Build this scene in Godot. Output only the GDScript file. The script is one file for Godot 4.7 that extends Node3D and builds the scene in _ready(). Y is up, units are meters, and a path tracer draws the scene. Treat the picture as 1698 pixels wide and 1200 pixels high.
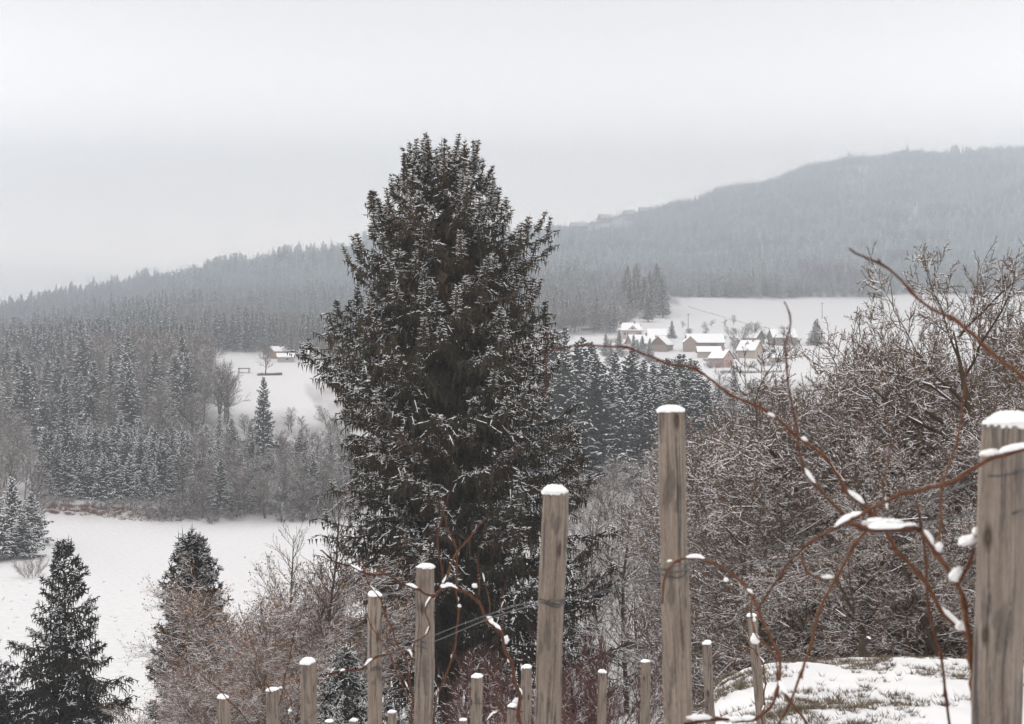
extends Node3D
# A snowy hillside vineyard looking over a wooded valley, under an overcast sky. Metres, y up; the eye is at the origin and looks along -z.

const FOCAL := 2358.0            # focal length of the photograph in its own pixels (1698 wide)
const UP := Vector3(0, 1, 0)
var rng := RandomNumberGenerator.new()
var noise := FastNoiseLite.new()
var fine := FastNoiseLite.new()
var M := {}


class MB:                        # collects triangles for one mesh
	var v := PackedVector3Array()
	var n := PackedVector3Array()
	var c := PackedColorArray()
	var t := PackedVector2Array()
	var i := PackedInt32Array()

	func spike(a: Vector3, b: Vector3, r: float, col: Color) -> void:
		var d := b - a
		var p := d.cross(Vector3(0.31, 0.47, -0.83)).normalized() * r
		var q := d.normalized().cross(p)
		var k := v.size()
		v.append(a + p); v.append(a - p * 0.5 + q * 0.87); v.append(a - p * 0.5 - q * 0.87); v.append(b)
		c.append(col); c.append(col); c.append(col); c.append(col)
		i.append_array(PackedInt32Array([k, k + 3, k + 1, k + 1, k + 3, k + 2, k + 2, k + 3, k]))

	func bud(a: Vector3, b: Vector3, r: float, col: Color) -> void:   # thin at both ends, thick at a third
		var d := b - a
		var p := d.cross(Vector3(0.31, 0.47, -0.83)).normalized() * r
		var q := d.normalized().cross(p)
		var m := a + d * 0.3
		var k := v.size()
		v.append(a); v.append(m + p); v.append(m - p * 0.5 + q * 0.87); v.append(m - p * 0.5 - q * 0.87); v.append(b)
		c.append(col); c.append(col); c.append(col); c.append(col); c.append(col)
		i.append_array(PackedInt32Array([k, k + 1, k + 2, k, k + 2, k + 3, k, k + 3, k + 1, k + 4, k + 2, k + 1, k + 4, k + 3, k + 2, k + 4, k + 1, k + 3]))

	func ridge(a: Vector3, b: Vector3, w: float, h: float, col: Color, end := 0.5) -> void:   # a little roof of snow lying along a twig
		var s := (b - a).cross(Vector3.UP)
		s = (s.normalized() if s.length_squared() > 1e-9 else Vector3.RIGHT) * w
		var k := v.size()
		v.append(a - s); v.append(a + Vector3(0, h, 0)); v.append(a + s)
		v.append(b - s * end); v.append(b + Vector3(0, h * end, 0)); v.append(b + s * end)
		for j in 6:
			c.append(col)
		i.append_array(PackedInt32Array([k, k + 1, k + 4, k, k + 4, k + 3, k + 1, k + 2, k + 5, k + 1, k + 5, k + 4]))

	func tri(a: Vector3, b: Vector3, d: Vector3, col: Color) -> void:
		var k := v.size()
		v.append(a); v.append(b); v.append(d)
		c.append(col); c.append(col); c.append(col)
		i.append_array(PackedInt32Array([k, k + 1, k + 2]))

	func quad(a: Vector3, b: Vector3, d: Vector3, e: Vector3, col: Color) -> void:
		tri(a, b, d, col)
		tri(a, d, e, col)

	func tube(p: PackedVector3Array, r: PackedFloat32Array, sides: int, col: Color, with_normals := false, cap := false) -> void:
		var k := v.size()
		var m := p.size()
		var ref := Vector3(0.31, 0.47, -0.83)
		var along := 0.0
		for j in m:
			var d := (p[mini(j + 1, m - 1)] - p[maxi(j - 1, 0)]).normalized()
			var e := d.cross(ref).normalized()
			var f := d.cross(e)
			if j:
				along += p[j].distance_to(p[j - 1])
			for s in sides + (1 if with_normals else 0):
				var a := TAU * s / sides
				var o := e * cos(a) + f * sin(a)
				v.append(p[j] + o * r[j])
				c.append(col)
				if with_normals:
					n.append(o)
					t.append(Vector2(float(s) / sides, along))
		var w := sides + (1 if with_normals else 0)
		for j in m - 1:
			for s in sides:
				var a := k + j * w + s
				var b := k + j * w + (s + 1 if with_normals else (s + 1) % sides)
				i.append_array(PackedInt32Array([a, a + w, b, b, a + w, b + w]))
		if cap:
			for s in sides - 2:
				i.append_array(PackedInt32Array([k + (m - 1) * w, k + (m - 1) * w + s + 2, k + (m - 1) * w + s + 1]))

	func box(at: Vector3, size: Vector3, col: Color, basis := Basis()) -> void:
		var h := size / 2
		for ax in 3:
			for sg in [-1.0, 1.0]:
				var nn := Vector3(); nn[ax] = sg
				var a := Vector3(); a[(ax + 1) % 3] = 1
				var b := Vector3(); b[(ax + 2) % 3] = sg
				quad(at + basis * ((nn - a - b) * h), at + basis * ((nn - a + b) * h), at + basis * ((nn + a + b) * h), at + basis * ((nn + a - b) * h), col)

	func smooth() -> void:       # normals shared by the vertices' faces
		n.resize(v.size())
		n.fill(Vector3.ZERO)
		for f in range(0, i.size(), 3):
			var q := (v[i[f + 2]] - v[i[f]]).cross(v[i[f + 1]] - v[i[f]])
			n[i[f]] += q
			n[i[f + 1]] += q
			n[i[f + 2]] += q
		for f in n.size():
			n[f] = n[f].normalized()

	func mesh(mat: Material) -> ArrayMesh:
		var a := []
		a.resize(Mesh.ARRAY_MAX)
		a[Mesh.ARRAY_VERTEX] = v
		a[Mesh.ARRAY_INDEX] = i
		a[Mesh.ARRAY_COLOR] = c
		if n.size() == v.size():
			a[Mesh.ARRAY_NORMAL] = n
		if t.size() == v.size():
			a[Mesh.ARRAY_TEX_UV] = t
		var m := ArrayMesh.new()
		if v.size():
			m.add_surface_from_arrays(Mesh.PRIMITIVE_TRIANGLES, a)
			m.surface_set_material(0, mat)
		return m


# ---------- naming ----------
func tag(o: Node, label: String, category: String, group := "", kind := "") -> void:
	if label: o.set_meta("label", label)
	if category: o.set_meta("category", category)
	if group: o.set_meta("group", group)
	if kind: o.set_meta("kind", kind)

func base(called: String, at: Vector3, turn := 0.0) -> Node3D:
	var o := Node3D.new()
	o.name = numbered(called)
	o.position = at
	o.rotation.y = turn
	add_child(o, true)
	return o

var names := {}
func numbered(called: String) -> String:
	names[called] = names.get(called, -1) + 1
	return called if names[called] == 0 else "%s_%03d" % [called, names[called]]

func part(called: String, mesh: Mesh, parent: Node) -> MeshInstance3D:
	var o := MeshInstance3D.new()
	var k := called
	var j := 0
	while parent.has_node(NodePath(k)):
		j += 1
		k = "%s_%03d" % [called, j]
	o.name = k
	o.mesh = mesh
	parent.add_child(o, true)
	return o

func struct(called: String, mesh: Mesh, label: String, kind := "structure") -> MeshInstance3D:
	var o := part(called, mesh, self)
	tag(o, label, "", "", kind)
	return o

func scatter(called: String, mesh: Mesh, places: Array[Transform3D], tints: PackedColorArray, parent: Node = self) -> MultiMeshInstance3D:
	var mm := MultiMesh.new()
	mm.transform_format = MultiMesh.TRANSFORM_3D
	mm.use_colors = true
	mm.mesh = mesh
	mm.instance_count = places.size()
	for k in places.size():
		mm.set_instance_transform(k, places[k])
		mm.set_instance_color(k, tints[k])
	var o := MultiMeshInstance3D.new()
	o.name = numbered(called) if parent == self else called
	o.multimesh = mm
	parent.add_child(o, true)
	o.set_meta("kind", "stuff")
	return o


# ---------- the lie of the land ----------
const COLS := [-500.0, 0.0, 300.0, 600.0, 860.0, 1100.0, 1195.0, 1400.0, 1698.0, 2300.0]
const ROWS := [0.0, 5.0, 10.0, 15.0, 20.0, 25.0, 32.0, 45.0, 62.0, 80.0, 100.0, 130.0, 180.0, 225.0, 262.0, 280.0, 310.0, 350.0, 400.0, 450.0, 500.0, 560.0, 620.0, 750.0, 900.0, 1050.0, 1250.0, 1500.0, 1750.0, 2100.0, 3200.0]
const LAND := [
	[-1.65, -2.8, -4, -5.2, -6.4, -7.6, -9.2, -12.4, -16.4, -20.4, -25, -30, -30.6, -30.5, -30.3, -27.2, -25, -21, -15, -9, -5, -1, 3, 4, 18, 14, 5, 0, 0, 0, 0],
	[-1.65, -2.8, -4, -5.2, -6.4, -7.6, -9.2, -12.4, -16.4, -20.4, -25, -30, -30.6, -30.5, -30.3, -27.2, -25, -20, -13, -7, -3, 1, 5, 10, 27, 24, 10, 0, 0, 0, 0],
	[-1.65, -2.8, -4, -5.2, -6.4, -7.6, -9.2, -12.4, -16.4, -20.4, -25, -30, -30.6, -30.5, -30.3, -27.2, -25, -18, -10.5, -5, 0, 6, 13, 30, 49, 48, 35, 10, 0, 0, 0],
	[-1.65, -2.8, -4, -5.2, -6.4, -7.6, -9.2, -12.4, -16.4, -20.2, -24.6, -29, -30, -29.8, -29, -27, -23, -16, -9, -4, 1, 7, 14, 34, 63, 84, 80, 40, 20, 0, 0],
	[-1.65, -2.75, -3.9, -5, -6.1, -7.2, -8.9, -12.2, -16.2, -19.6, -23.2, -26.5, -25.5, -24, -23, -21.5, -18.5, -13, -7, -3, 2, 8, 15, 38, 62, 88, 104, 122, 130, 125, 60],
	[-1.65, -2.7, -3.8, -4.9, -6, -7.1, -8.8, -11, -15, -18, -20.6, -22, -20.6, -19.3, -18, -16.8, -14.5, -10.5, -6.5, -3, 1.5, 8.5, 15.5, 33, 52, 78, 110, 157, 162, 150, 80],
	[-1.65, -2.4, -3.12, -3.8, -4.5, -5.8, -7.6, -10.85, -14.7, -17.7, -20.12, -21.55, -20.27, -19.06, -17.7, -16.41, -14.05, -10.2, -6.35, -2.85, 1.5, 8.35, 14.9, 32.4, 53.2, 81, 117.2, 170.5, 174.9, 159, 83],
	[-1.65, -2.35, -3, -3.6, -4.15, -5.2, -6.9, -10.5, -14, -17, -19, -20.5, -19.5, -18.5, -17, -15.5, -13, -9.5, -6, -2.5, 1.5, 8, 13.5, 31, 56, 88, 134, 202, 205, 180, 90],
	[-1.65, -2.3, -2.95, -3.5, -4.05, -5, -6.6, -10, -13.5, -16, -18, -19.5, -19, -18, -16.5, -15, -12, -8.5, -5, -1.5, 2.5, 8, 13.5, 29.5, 56, 92, 142, 206, 220, 205, 100],
	[-1.65, -2.2, -2.7, -3.2, -3.7, -4.6, -6, -9, -12.5, -15, -17, -18.5, -18, -17, -15.5, -14, -11, -8, -4, 0, 4, 10, 16, 30, 58, 94, 145, 212, 226, 225, 110],
]

func spot(list: Array, x: float) -> float:      # fractional index of x in a rising list
	var a := 0
	var b := list.size() - 1
	if x <= list[0]: return 0.0
	if x >= list[b]: return b
	while b - a > 1:
		var m := (a + b) / 2
		if list[m] <= x: a = m
		else: b = m
	return a + (x - list[a]) / (list[b] - list[a])

func land_row(col: Array, f: float) -> float:
	var a := int(f)
	var m := col.size() - 1
	return cubic_interpolate(col[a], col[mini(a + 1, m)], col[maxi(a - 1, 0)], col[mini(a + 2, m)], f - a)

func land(x: float, z: float) -> float:
	var r := sqrt(x * x + z * z)
	var u := 849.0 + FOCAL * (x / -z if z < -0.4 * absf(x) - 0.01 else signf(x) * 2.4)
	var fc := spot(COLS, u)
	var fr := spot(ROWS, r)
	var a := int(fc)
	var k := fc - a
	var m := COLS.size() - 1
	var h := cubic_interpolate(land_row(LAND[a], fr), land_row(LAND[mini(a + 1, m)], fr), land_row(LAND[maxi(a - 1, 0)], fr), land_row(LAND[mini(a + 2, m)], fr), k)
	var away := acos(clampf(-z / maxf(r, 0.01), -1, 1))
	h = lerpf(h, -1.65 + minf(r, 500.0) * 0.16, smoothstep(1.1, 2.0, away))
	var rough := clampf(r / 500.0, 0, 1)
	h += noise.get_noise_2d(x * 2.2, z * 2.2) * (0.06 + 0.1 * smoothstep(8, 22, r) + 0.35 * smoothstep(60, 250, r) + 5.0 * smoothstep(650, 1100, r))
	if r < 40.0:
		h += fine.get_noise_2d(x * 14, z * 14) * 0.07 + fine.get_noise_2d(x * 50, z * 50) * 0.025
	return h

func pt(px: float, py: float, d: float) -> Vector3:
	return Vector3((px - 849.0) / FOCAL * d, (600.0 - py) / FOCAL * d, -d)

func ground(px: float, d: float) -> Vector3:
	var x := (px - 849.0) / FOCAL * d
	return Vector3(x, land(x, -d), -d)

func ground_at(px: float, py: float, d0: float, d1: float) -> Vector3:   # where the line of sight meets the land
	var d := d0
	var want := (600.0 - py) / FOCAL
	while d < d1:
		var g := ground(px, d)
		if g.y / d >= want:
			return g
		d *= 1.004
	return ground(px, d1)

func px_of(p: Vector3) -> float:
	return 849.0 + FOCAL * p.x / -p.z

func open_field(px_: float, d_: float) -> float:   # 1 where there is open snow, 0 under the trees
	var w := 0.0
	var ragged := smoothstep(300, 500, d_)
	var px := px_ + ragged * (noise.get_noise_2d(d_ * 1.2, px_ * 0.9) * 50.0 + noise.get_noise_2d(d_ * 9.0 + 70.0, px_ * 4.0) * 30.0)
	var d := d_ + ragged * noise.get_noise_2d(px_ * 1.1 + 300.0, d_ * 0.4) * 14.0
	w = maxf(w, 1.0 - smoothstep(40, 60, d))
	w = maxf(w, smoothstep(95, 110, d) * (1 - smoothstep(258, 268, d)) * (1 - smoothstep(640, 700, px)))
	w = maxf(w, smoothstep(362, 372, d) * (1 - smoothstep(508, 518, d)) * smoothstep(335, 350, px) * (1 - smoothstep(515, 530, px)))
	w = maxf(w, smoothstep(380, 420, d) * (1 - smoothstep(748, 756, d)) * smoothstep(meadow_edge(d) - 6.0, meadow_edge(d) + 6.0, px))
	w = maxf(w, smoothstep(150, 158, d) * (1 - smoothstep(172, 180, d)) * smoothstep(1085, 1110, px) * (1 - smoothstep(1170, 1190, px)))
	w = maxf(w, smoothstep(1310, 1340, d) * (1 - smoothstep(1520, 1580, d)) * smoothstep(880, 900, px) * (1 - smoothstep(1075, 1100, px)) * smoothstep(-0.4, -0.1, noise.get_noise_2d(px * 1.3, d * 0.3)))
	w = maxf(w, smoothstep(1000, 1020, d) * (1 - smoothstep(1150, 1180, d)) * smoothstep(1495, 1510, px) * (1 - smoothstep(1535, 1550, px)) * smoothstep(-0.2, 0.1, noise.get_noise_2d(px * 3.0, d * 0.6)))
	w = maxf(w, smoothstep(1240, 1260, d) * (1 - smoothstep(1400, 1430, d)) * smoothstep(1395, 1410, px) * (1 - smoothstep(1450, 1465, px)) * smoothstep(0.0, 0.2, noise.get_noise_2d(px * 3.0, d * 0.6)))
	w = maxf(w, smoothstep(520, 530, d) * (1 - smoothstep(560, 570, d)) * (1 - smoothstep(15, 30, px)))
	w = maxf(w, smoothstep(860, 870, d) * (1 - smoothstep(900, 930, d)) * (1 - smoothstep(60, 100, px)))
	return w

func meadow_edge(d: float) -> float:             # where the wood left of the village ends
	return lerpf(905, 1035, smoothstep(555, 600, d)) + 75.0 * smoothstep(600, 745, d)

func wide(a: float, b: float) -> float:
	return rng.randf_range(a, b)

func any_way() -> Vector3:
	return Vector3(rng.randf_range(-1, 1), rng.randf_range(-1, 1), rng.randf_range(-1, 1))

func plain(col: Color, rough := 0.9, vertex := false) -> StandardMaterial3D:   # colours given as linear values
	var m := StandardMaterial3D.new()
	m.albedo_color = col.linear_to_srgb()
	m.roughness = rough
	m.vertex_color_use_as_albedo = vertex
	m.metallic_specular = 0.3
	return m

# ---------- trees ----------
# A spruce: whorls of sagging boughs with side twigs, hanging sprays and snow along their tops. Gives the meshes of its trunk, crown and snow.
func spruce(p: Dictionary) -> Array:
	rng.seed = p.seed
	var H: float = p.H
	var trunk := MB.new()
	var crown := MB.new()
	var snow := MB.new()
	var detail: int = p.detail
	var step: float = p.step
	var fat: float = p.fat
	var tints: Array = p.tints
	var white := Color(0.84, 0.85, 0.87)
	var tp := PackedVector3Array()
	var tr := PackedFloat32Array()
	for k in 9:
		var f := k / 8.0
		tp.append(Vector3(sin(f * 5.0 + p.seed) * 0.05 * H * 0.06, f * H * 0.985 - (0.6 if k == 0 else 0.0), cos(f * 4.0 + p.seed) * 0.05 * H * 0.05))
		tr.append(p.trunk * (1.0 - f * 0.97) * (1.25 if k == 0 else 1.0))
	trunk.tube(tp, tr, 9 if detail < 2 else 5, Color(0.075, 0.058, 0.046))
	var nb: int = p.boughs
	for b in nb:
		var t: float = p.low + (1.0 - p.low) * pow((b + rng.randf()) / nb, p.get("crowd", 1.0))
		var ang := b * 2.39996 + wide(-0.4, 0.4)
		var R: float = p.profile.call(t, ang) * wide(p.get("ragged", 0.8), 1.06)
		if R < 0.05:
			R = 0.05
		var a := lerpf(p.get("droop", -0.3), p.get("rise", 0.7), pow(t, 1.6)) + wide(-0.12, 0.12)
		var sag: float = lerpf(p.get("sag", 0.55), p.get("sag_top", 0.15), t) * wide(0.6, 1.3)
		var hb: float = clampf(t * H - R * a, H * p.low * 0.6, H * 0.985)
		a = (t * H - hb) / R if hb >= H * 0.98 else a
		var out := Vector3(cos(ang), 0, sin(ang))
		var side := Vector3(-out.z, 0, out.x)
		var bend := wide(-0.15, 0.15)
		var tint: Color = tints[rng.randi() % tints.size()]
		var tone := wide(0.75, 1.3)
		tint = Color(tint.r * tone, tint.g * tone, tint.b * tone)
		var bark := Color(0.055, 0.043, 0.035)
		var snowy: float = p.snow * clampf(0.85 + 1.2 * noise.get_noise_3d(out.x * 60, t * 260, out.z * 60 + p.seed * 10), 0.1, 1.6)
		if detail < 2:
			snowy *= 1.4 if rng.randf() < 0.72 else 0.4
		var path := PackedVector3Array()
		var rad := PackedFloat32Array()
		var nseg := 6 if detail < 2 else 3
		for k in nseg + 1:
			var s := k / float(nseg)
			path.append(out * (R * s) + side * (R * bend * s * s) + UP * (hb + R * (a * s + sag * (s * s - s))))
			rad.append((p.trunk * 0.13 + R * 0.004) * (1.0 - s * 0.85) if detail < 2 else fat * (1.1 - s * 0.8))
		if detail < 2:
			crown.tube(path, rad, 4, bark)
		elif detail == 2:
			crown.tube(path, rad, 3, tint)
		else:
			crown.bud(path[0], path[nseg], fat * 1.6, tint)
		if detail >= 2:
			var m := 3 if detail == 3 else int(clampf(R / step, 3, 14))
			for j in m:
				var s: float = (0.2 + 0.8 * (j + rng.randf()) / m)
				var q := at_path(path, s)
				var L: float = (0.25 + 0.45 * (1.0 - s)) * R * wide(0.45, 0.9) + 0.12
				for sg in ([-1.0, 1.0] if detail == 2 else [-1.0 if j % 2 else 1.0]):
					var d: Vector3 = (out * wide(0.5, 0.9) + side * sg * wide(0.4, 0.9) + UP * wide(-0.55, 0.05)).normalized()
					crown.bud(q, q + d * L, fat * wide(0.7, 1.2), tint)
					crown.spike(q + d * L * 0.4, q + d * L * 0.5 - UP * wide(0.4, 0.9) * L, fat * wide(0.7, 1.0), tint)
					if rng.randf() < snowy and s > 0.3:
						snow.ridge(q + d * L * 0.2 + UP * fat * 0.5, q + d * L * 0.95 + UP * fat * 0.3, fat * wide(0.5, 0.95), fat * 0.6, white)
			if rng.randf() < snowy:
				snow.ridge(path[nseg - 1] + UP * fat * 0.4, path[nseg] + UP * fat * 0.3, fat * wide(0.8, 1.4), fat * 0.8, white)
			continue
		var n := int(maxf(R / step, 4))
		for j in n:
			var s := 0.14 + 0.86 * (j + rng.randf() * 0.8) / n
			var q := at_path(path, s)
			var fw := (at_path(path, minf(s + 0.08, 1.0)) - at_path(path, s - 0.08)).normalized()
			var sg := -1.0 if j % 2 else 1.0
			var L: float = clampf((0.16 + 0.34 * (1.0 - s)) * R, 0.32 * p.get("bushy", 1.0), 1.25) * wide(0.6, 1.25)
			var d := (fw * wide(0.4, 0.85) + side * sg * wide(0.4, 0.9) + UP * wide(-0.5, 0.25)).normalized()
			if s > 0.9:
				d = (fw + side * sg * 0.35 + UP * wide(0.0, 0.5)).normalized()
			var e := q + d * L + UP * (-0.2 * L * wide(0.4, 1.6))
			var mid := q + d * (L * 0.55) + UP * (0.02 * L)
			crown.bud(q, mid + (mid - q) * 0.15, fat, tint)
			crown.bud(mid, e, fat * 0.95, tint)
			var cover := snowy * 0.4 * smoothstep(0.35, 0.8, s)
			var here := rng.randf() < cover
			if here:
				if rng.randf() < 0.25:
					snow.ridge(q.lerp(mid, 0.3) + UP * fat * 0.7, mid + UP * fat * 0.7, fat * 0.7, fat * 0.6, white, 1.0)
				snow.ridge(mid.lerp(e, 0.35) + UP * fat * 0.6, e + UP * fat * 0.3, fat * 0.75, fat * 0.7, white, 0.35)
			var across := d.cross(UP).normalized()
			var m := int(maxf(L / p.twig, 3))
			for x in m:
				var f := (x + 0.6) / m
				var o := q.lerp(mid, f / 0.55) if f < 0.55 else mid.lerp(e, (f - 0.55) / 0.45)
				var w := -1.0 if x % 2 else 1.0
				var l: float = (p.twig * 1.9) * (1.15 - f * 0.5) * wide(0.6, 1.3)
				var g := (d * wide(0.3, 0.9) + across * w * wide(0.4, 0.9) + UP * wide(-0.45, 0.45)).normalized()
				crown.spike(o, o + g * l, fat * 0.8, tint)
				if here and rng.randf() < 0.8 and g.y > -0.4:
					snow.ridge(o + g * l * 0.1 + UP * fat * 0.6, o + g * l * 0.97 + UP * fat * 0.35, fat * 0.6, fat * 0.55, white, 0.4)
			var hang: float = p.hang * (1.0 - 0.5 * smoothstep(0.8, 1.0, t))
			var hn := int(L / p.twig * 0.75 + rng.randf())
			for x in hn:
				var f := (x + rng.randf()) / hn
				var o := q.lerp(e, f)
				var l: float = hang * wide(0.3, 1.0) * (0.5 + 0.7 * (1 - s))
				var g := Vector3(wide(-0.18, 0.18), -1, wide(-0.18, 0.18)) * l
				var dim := wide(0.7, 1.15)
				crown.spike(o, o + g, fat * 0.95, Color(tint.r * dim, tint.g * dim * 0.97, tint.b * dim * 0.95))
		# an upturned tip that stands up like a small spire
		if p.has("spire") and R > 0.6 and rng.randf() < p.spire:
			var o: Vector3 = path[nseg]
			var hh: float = wide(0.35, 1.0) * (0.7 + 0.5 * smoothstep(0.5, 0.9, t))
			var ww: float = wide(0.2, 0.34)
			var axis: Vector3 = (UP + out * wide(0.0, 0.45) + any_way() * 0.15).normalized()
			var white_: bool = rng.randf() < snowy * 1.1
			crown.spike(o - axis * 0.1, o + axis * (hh + 0.12), fat * 0.9, tint)
			var levels := int(hh / 0.11) + 1
			for y in levels:
				var f := clampf((y + wide(-0.35, 0.35)) / float(levels), 0.0, 1.0)
				for x in 5 + rng.randi() % 3:
					var az := x * 1.05 + y * 0.6 + wide(-0.5, 0.5)
					var g: Vector3 = Vector3(cos(az), wide(-0.25, 0.7), sin(az)).normalized() * (ww * (1.0 - f * 0.75) * wide(0.5, 1.35) + 0.04)
					var w: Vector3 = o + axis * hh * f
					crown.spike(w, w + g, fat * 0.95, tint)
					var h: Vector3 = (g.normalized() + any_way() * 0.7).normalized() * 0.1
					crown.spike(w + g * 0.5, w + g * 0.5 + h, fat * 0.7, tint)
					if white_ and rng.randf() < 0.8:
						snow.ridge(w + g * 0.25 + UP * fat * 0.6, w + g * 1.0 + UP * fat * 0.35, fat * 0.55, fat * 0.5, white, 0.5)
						snow.ridge(w + g * 0.5 + UP * fat * 0.5, w + g * 0.5 + h + UP * fat * 0.3, fat * 0.5, fat * 0.42, white, 0.5)
				if rng.randf() < 0.7:
					var w: Vector3 = o + axis * hh * f * 0.8
					crown.spike(w, w + Vector3(wide(-0.2, 0.2), -1, wide(-0.2, 0.2)) * wide(0.25, 0.6), fat, tint)
		# bushy tufts of short shoots along the outer bough
		for s in p.get("tufts", [0.5, 0.66, 0.8, 0.92, 1.02]):
			var o: Vector3 = at_path(path, s) + any_way() * 0.06
			var heavy: bool = rng.randf() < snowy * (0.6 + 0.4 * s)
			for x in int(p.get("shoots", 7)):
				var g: Vector3 = (out * wide(0.1, 0.9) + UP * wide(-0.3, 0.7) + any_way() * 0.85).normalized() * wide(1.2, 3.0) * p.twig
				crown.spike(o, o + g, fat * 1.0, tint)
				var dusted: bool = heavy and rng.randf() < 0.85
				for z in 3:
					var w: Vector3 = o + g * (0.3 + 0.22 * z)
					var h: Vector3 = (g.normalized() + any_way() * 0.9).normalized() * p.twig * wide(0.6, 1.2)
					crown.spike(w, w + h, fat * 0.7, tint)
					if dusted and h.y > -0.5 * h.length():
						snow.ridge(w + UP * fat * 0.5, w + h + UP * fat * 0.3, fat * 0.5, fat * 0.42, white, 0.5)
				if dusted and g.y > -0.35 * g.length():
					snow.ridge(o + g * 0.25 + UP * fat * 0.65, o + g * 0.98 + UP * fat * 0.35, fat * 0.55, fat * 0.5, white, 0.5)
		# the shoot at the bough's tip, a leader near the top
		var tip := path[nseg]
		var reach: float = lerpf(0.12, 0.5, smoothstep(0.72, 1.0, t)) * wide(0.7, 1.3) * p.get("leader", 1.0)
		var rise: Vector3 = tip + (out * lerpf(0.8, 0.08, smoothstep(0.6, 0.95, t)) + UP * lerpf(0.3, 1.0, smoothstep(0.5, 0.9, t))).normalized() * reach
		if rng.randf() > 0.45:
			continue
		crown.bud(tip, rise, fat * 0.8, tint)
		for x in 4:
			var g: Vector3 = (Vector3(cos(x * 1.57 + b), 0.55, sin(x * 1.57 + b))).normalized() * reach * 0.42
			crown.bud(tip.lerp(rise, 0.35), tip.lerp(rise, 0.35) + g, fat * 0.55, tint)
			if rng.randf() < snowy * 0.8:
				snow.ridge(tip.lerp(rise, 0.35) + UP * fat * 0.4, tip.lerp(rise, 0.35) + g + UP * fat * 0.25, fat * 0.5, fat * 0.5, white, 0.4)
	return [trunk.mesh(M.bark), crown.mesh(M.needles), snow.mesh(M.snow_twig)]

func at_path(p: PackedVector3Array, s: float) -> Vector3:
	var f := clampf(s, 0, 1) * (p.size() - 1)
	var a := mini(int(f), p.size() - 2)
	return p[a].lerp(p[a + 1], f - a)

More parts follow.
